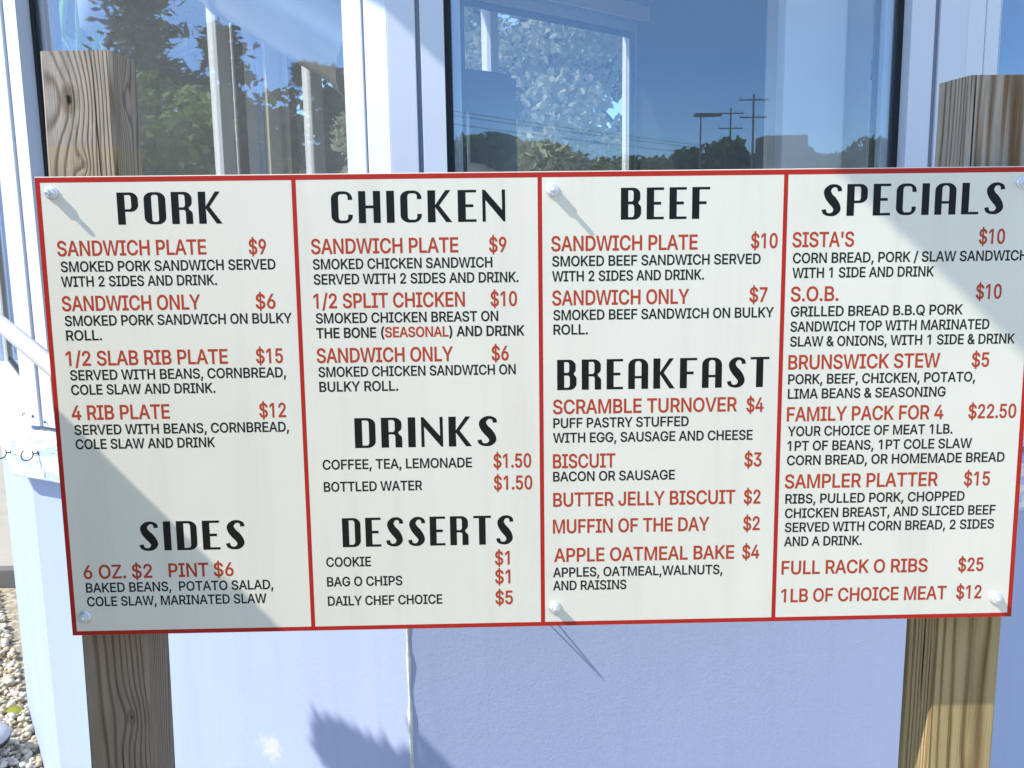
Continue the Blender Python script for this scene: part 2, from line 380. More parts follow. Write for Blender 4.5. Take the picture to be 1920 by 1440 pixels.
# ------------------------------------------------------------------ kiosk
kio = empty('kiosk', 'pale blue many-sided food kiosk with white framed windows behind the menu board', 'kiosk')
def facet(p, q):
    p = Vector((*p, 0)); q = Vector((*q, 0)); u = (q-p).normalized(); L = (q-p).length
    n = Vector((u.y, -u.x, 0))
    return Matrix(((u.x, n.x, 0, p.x), (u.y, n.y, 0, p.y), (0, 0, 1, 0), (0, 0, 0, 1))), L   # local: x along, y outward, z up
W1 = (-1.628, 1.885); AB = (-1.128, 1.019); BC = (-0.2285, 0.5); CD = (0.7415, 0.5); DE = (1.6075, 1.0)
EF = (2.1075, 1.866); FG = (2.1075, 2.866); GH = (1.6075, 3.732); P2 = (0.738, 4.25)
ZS0, ZS1, ZT, ZR = 1.020, 1.125, 2.72, 2.90       # sill board bottom/top, window head, roof underside
TH = 0.12
M15 = math.tan(math.radians(15))
def window(fm, x0, x1, z0, z1, frame=0.040, name='window', matf='white_vinyl', mull=()):
    """frame (thing part) > gasket, sash, pane; face 4 mm behind the wall plane, glass 38 mm back"""
    def ring(a0, a1, b0, b1, w, y0, y1, mb=None):
        mb = mb or MB()
        mb.box(a0, y0, b0, a0+w, y1, b1); mb.box(a1-w, y0, b0, a1, y1, b1)
        mb.box(a0+w, y0, b0, a1-w, y1, b0+w); mb.box(a0+w, y0, b1-w, a1-w, y1, b1); return mb
    fo = xf(ring(x0, x1, z0, z1, frame, -0.085, -0.003), fm).build(name, matf, kio, bevel=0.0022)
    g = 0.011
    xf(ring(x0+frame, x1-frame, z0+frame, z1-frame, g, -0.050, -0.036), fm).build('gasket', 'gasket', fo)
    ring2 = ring(x0+frame+g+0.001, x1-frame-g-0.001, z0+frame+g, z1-frame-g, 0.014, -0.072, -0.051)
    xf(ring2, fm).build('sash', matf, fo)
    ring3 = ring(x0+frame+0.0005, x1-frame-0.0005, z0+frame, z1-frame, 0.032, -0.0835, -0.0725)
    xf(ring3, fm).build('gasket', 'gasket', fo)
    xf(MB().box(x0+frame+0.004, -0.047, z0+frame+0.004, x1-frame-0.004, -0.042, z1-frame-0.004), fm).build('pane', 'glass', fo)
    for m in mull:
        xf(MB().box(m, -0.070, z0+frame, m+0.05, -0.010, z1-frame), fm).build('mullion', matf, fo, bevel=0.002)
    return fo
def wall_with_window(p, q, trim=True, miter=True):
    fm, L = facet(p, q)
    e = TH*M15
    # lower wall (mitred back), header
    for z0, z1 in ((0.0, ZS0), (ZT, ZR)):
        MBx = MB().hexa([(0, 0, z0), (e, -TH, z0), (L-e, -TH, z0), (L, 0, z0), (0, 0, z1), (e, -TH, z1), (L-e, -TH, z1), (L, 0, z1)])
        xf(MBx, fm).build('wall_panel', 'blue_wall', kio)
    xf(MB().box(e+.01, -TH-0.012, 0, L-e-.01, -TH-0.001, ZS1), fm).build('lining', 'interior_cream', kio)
    o = 0.037; a = o*M15
    sb = MB().hexa([(-a, o, ZS0+.002), (0, -TH, ZS0+.002), (L, -TH, ZS0+.002), (L+a, o, ZS0+.002), (-a, o, ZS1-.008), (0, -TH, ZS1+.008), (L, -TH, ZS1+.008), (L+a, o, ZS1-.008)])
    xf(sb, fm).build('sill', 'peeling_paint', kio, bevel=0.003)
    tw = 0.047; gp = 0.007
    zb = ZS1+0.0085
    for x0, x1, sgn in ((0, tw, 1), (L-tw, L, -1)):
        eo = 0.09*M15
        if sgn > 0: pts = [(x0, 0), (x0+eo, -0.09), (x1, -0.09), (x1, 0)]
        else: pts = [(x0, 0), (x0, -0.09), (x1-eo, -0.09), (x1, 0)]
        xf(MB().prism(pts, zb, ZT), fm).build('corner_trim', 'white_vinyl', kio, bevel=0.0015)
        gx0 = x1 if sgn > 0 else x0-gp
        xf(MB().box(gx0+.0005, -0.09, zb, gx0+gp-.0005, -0.007, ZT), fm).build('corner_groove', 'groove_grey', kio)
    for sx_, sz_ in ((tw*.55, zb+.022), (tw+gp+.012, zb+.012), (L-tw*.55, zb+.022), (L-tw-gp-.012, zb+.012)):
        sc_ = MB().lathe([(0, 0), (.0035, 0), (.003, .0018), (0, .0024)], 10)
        sc_.v = [(x_+sx_, z_, y_+sz_) for x_, y_, z_ in sc_.v]
        xf(sc_, fm).build('screw', 'hook_wire', kio)
    window(fm, tw+gp, L-tw-gp, zb, ZT-0.002)
    return fm, L
for p, q in ((W1, AB), (AB, BC), (BC, CD), (CD, DE)): wall_with_window(p, q)
# caulked joint of the two front walls
cm = MB(); pts = []
for i in range(40):
    z = i*ZS0/39; pts.append((BC[0]+0.0006+random.uniform(-.0006, .0006), BC[1]-0.0002, z))
cm.tube(pts, [random.choice((0.0022, 0.0028, 0.0034, 0.0045)) for _ in pts], 8)
cm.build('joint', 'caulk', kio)
# plain walls
def solid(p, q, z1=ZR, z0=0.0, name='wall_panel', th=TH, x0=0.0, x1=None, inner='interior_cream'):
    fm, L = facet(p, q); x1 = L if x1 is None else x1
    xf(MB().box(x0, -th, z0, x1, 0, z1), fm).build(name, 'blue_wall', kio)
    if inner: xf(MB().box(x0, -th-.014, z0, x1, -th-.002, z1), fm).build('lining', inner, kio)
solid(DE, EF, inner='interior_shade'); solid(EF, FG, inner='interior_shade'); solid(GH, P2, inner='interior_shade')  # near-black lining: the dimness of these inner walls is put into their colour
fm, L = facet(FG, GH)
for a, b, c_, d in ((0, .10, 0, ZR), (.78, L, 0, ZR), (.10, .78, 0, 1.25), (.10, .78, 2.25, ZR)):
    xf(MB().box(a+.001, -TH, c_, b-.001, 0, d), fm).build('wall_panel', 'blue_wall', kio)
    xf(MB().box(a+.001, -TH-.014, c_, b-.001, -TH-.002, d), fm).build('lining', 'interior_white', kio)
window(fm, .10, .78, 1.25, 2.25)
# white column inside the far corner
xf(MB().box(L-.05, -.42, 0.03, L+.02, -.145, 2.88), fm).build('column', 'interior_white', kio, bevel=.004)
xf(MB().box(-.03, -.36, 0.03, .22, -.145, 2.88), facet(GH, P2)[0]).build('column', 'interior_white', kio, bevel=.004)
# white partition ends close behind the right side of the centre window
MB().box(0.475, .64, .03, 0.588, .69, 2.88).build('partition', 'interior_white', kio, bevel=.003)
MB().box(0.618, .74, .03, 0.672, .80, 2.88).build('partition', 'interior_white', kio, bevel=.003)
# long back wall with three windows; local x runs from the far corner P2 to W1
fm, L = facet(P2, W1)
def qx(q): return L-q
spans = [(.15, .95), (1.04, 1.76), (1.90, 3.26)]
zb, zt = 0.95, 2.56
edges = [0] + [x for sp in spans for x in sp] + [L]
for i in range(0, len(edges), 2):
    a, b = edges[i], edges[i+1]
    xf(MB().box(qx(b)+.001, -TH, 0, qx(a)-.001, 0, ZR), fm).build('wall_panel', 'blue_wall', kio)
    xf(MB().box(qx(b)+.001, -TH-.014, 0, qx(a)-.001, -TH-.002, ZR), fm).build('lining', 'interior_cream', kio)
for (a, b), mull in zip(spans, ((qx(.86),), (qx(1.25),), (qx(2.22),))):
    for z0, z1 in ((0, zb), (zt, ZR)):
        xf(MB().box(qx(b), -TH, z0, qx(a), 0, z1), fm).build('wall_panel', 'blue_wall', kio)
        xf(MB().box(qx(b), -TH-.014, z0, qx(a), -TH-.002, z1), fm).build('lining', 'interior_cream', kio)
    window(fm, qx(b), qx(a), zb, zt, 0.045, matf='frame_white', mull=mull)
    cs = MB(); w = .075; y0, y1 = -TH-.034, -TH-.0155
    cs.box(qx(b)-w, y0, zb-w, qx(b), y1, zt+w); cs.box(qx(a), y0, zb-w, qx(a)+w*.6, y1, zt+w)
    cs.box(qx(b), y0, zt, qx(a), y1, zt+w); cs.box(qx(b), y0-.05, zb-w, qx(a), y1, zb)
    xf(cs, fm).build('casing', 'casing_tan', kio, bevel=.003)
foot = [W1, AB, BC, CD, DE, EF, FG, GH, P2]
cxy = (sum(p[0] for p in foot)/9, sum(p[1] for p in foot)/9)
ins = [(cxy[0]+(x-cxy[0])*.9, cxy[1]+(y-cxy[1])*.9) for x, y in foot]
MB().prism(ins, 0.002, 0.03).build('floor', 'interior_floor', kio)
# flat roof slab; its left eave runs parallel to the left wall
def rp(s, t): return (-0.767 - 0.5*s + 0.8660*t, -0.355 + 0.8660*s + 0.5*t)
MB().prism([rp(-.62, 0), rp(-.62, 4.3), rp(3.45, 4.3), rp(2.5, 0)], ZR+.002, ZR+.14).build('roof', 'roof_white', kio, bevel=.006)
MB().prism([rp(-.58, .04), rp(-.58, 4.26), rp(3.41, 4.26), rp(2.46, .04)], ZR+.1405, ZR+.17).build('roof_covering', 'shingle', kio)

# ------------------------------------------------------------------ inside the kiosk
fr = empty('refrigerator', 'tall grey steel refrigerator standing inside behind the centre window', 'refrigerator', (-.24, 2.86, .03))
fr.rotation_euler = (0, 0, math.radians(45))
MB().box(-.22, -.17, 0, .22, .17, 2.12).build('body', 'steel', fr, bevel=.01)
MB().box(-.215, -.20, .06, .215, -.172, 2.10).build('door', 'steel', fr, bevel=.006)
MB().tube([(.16, -.215, .8), (.16, -.235, .83), (.16, -.235, 1.25), (.16, -.215, 1.28)], .009).build('handle', 'zinc', fr)
# exhaust duct slung under the ceiling, seen through the left window
du = MB(); du.tube([(-1.02, 2.16, 2.50), (-.62, 1.95, 2.22), (-.40, 1.84, 2.08)], [.16, .15, .15], 24)
du.tube([(-.405, 1.842, 2.085), (-.385, 1.83, 2.07)], .165, 24)
du.tube([(-.82, 2.05, 2.36), (-.80, 2.04, 2.345)], .168, 24)
duo = tag(du.build('exhaust_duct', 'duct_metal'), 'round dull metal exhaust duct slanting down inside the left window', 'duct')
MB().tube([(-1.02, 2.16, 2.55), (-1.02, 2.16, ZR)], .012).build('hanger', 'steel', duo)
po = MB().tube([(-.115, 1.5, .03), (-.118, 1.5, 1.86)], .006, 10).build('broom_stick', 'white_vinyl')
tag(po, 'thin white upright stick just inside the centre window at its left', 'stick')

# two domes standing in for a reflected head, on an added cabinet
cb = empty('cabinet', 'plain cabinet added inside the centre window to carry two stand-in domes', 'cabinet', (-0.103, 1.228, .03))
MB().box(-.16, -.10, 0, .16, .30, 1.628).build('body', 'steel', cb, bevel=.006)
MB().box(-.155, -.118, .05, .155, -.1005, 1.603).build('door', 'steel', cb, bevel=.004)
for (bx, by, bz, lb) in ((-0.103, 1.198, 1.660, 'pale beige dome standing in for a reflected head, the nearer of two behind the board edge'), (-0.079, 1.401, 1.660, 'pale beige dome standing in for a reflected head, the farther of two behind the board edge')):
    bo = MB().lathe([(.056, 0), (.055, .016), (.047, .034), (.032, .046), (.015, .0515), (0, .053)], 28).build('head_dome', 'dome_beige')
    bo.location = (bx, by, bz); tag(bo, lb, 'head_dome', 'domes standing in for a reflected head in the centre window')
# mug planter hanging in the left window
pl = empty('hanging_planter', 'blue grey mug planter with a ring handle and green stems in the left window', 'planter', (-1.014, 1.344, 2.050))
MB().lathe([(0, 0), (.036, 0), (.042, .004), (.047, .13), (.043, .13), (.038, .01), (0, .01)], 28).build('pot', 'pot_blue', pl)
MB().tube([(.045+.026*math.sin(a)+.004, 0, .035-.026*math.cos(a)+.02) for a in [i*math.pi/10 for i in range(-1, 12)]], .0035, 8).build('handle', 'hook_wire', pl)
MB().tube([(0, 0, .13), (0, 0, .80)], .002, 6).build('cord', 'hook_wire', pl)
for i, (a, b, c_, d) in enumerate(((-.05, .02, -.10, .010), (-.075, .0, -.02, .008), (.01, -.02, -.06, .007), (-.09, .03, .02, .009), (-.02, .03, -.13, .008))):
    pts = [(0, 0, .12), (a*.5, b*.5, .17), (a*.95, b, .10), (a*1.2, b*1.1, .5*c_), (a*1.15+.02, b, c_-.04)]
    MB().tube(pts, [d*.4, d*.7, d, d*.8, d*.15], 6).build('leaf', 'stem_green', pl)

# ------------------------------------------------------------------ the menu board
HS, WS = 0.57785, 1.2192
sg = empty('menu_sign', 'wide white menu board with red border and four columns of prices', 'menu sign', (0, 0, 1.06))
sg.rotation_euler = (-0.0149, 0.003, 0)
MB().box(-WS/2, 0, 0, WS/2, .003, HS).build('panel', 'sign_white', sg, bevel=.0006)
bw = 0.0058
bd = MB()
def flat(mb, x0, z0, x1, z1, y): mb.add([(x0, y, z0), (x1, y, z0), (x1, y, z1), (x0, y, z1)], [(0, 1, 2, 3)])
xo, zo = WS/2-.0003, .0003
flat(bd, -xo, HS-zo-.0068, xo, HS-zo-.0008, -.0001); flat(bd, -xo, zo, xo, zo+bw*.95, -.0001)
flat(bd, -xo, zo+bw*.95, -xo+bw, HS-zo-.0068, -.0001); flat(bd, xo-bw, zo+bw*.95, xo, HS-zo-.0068, -.0001)
bd.build('border', 'sign_red', sg)
for dx in (-0.30126, -0.00456, 0.29566):
    m = MB(); flat(m, dx-.0026, zo+bw*.95, dx+.0026, HS-zo-.0068, -.0001); m.build('divider', 'sign_red', sg)
for z in (.02, HS-.06): MB().box(-.56, .0032, z, .56, .0405, z+.04).build('rail', 'rail_wood', sg, bevel=.001)

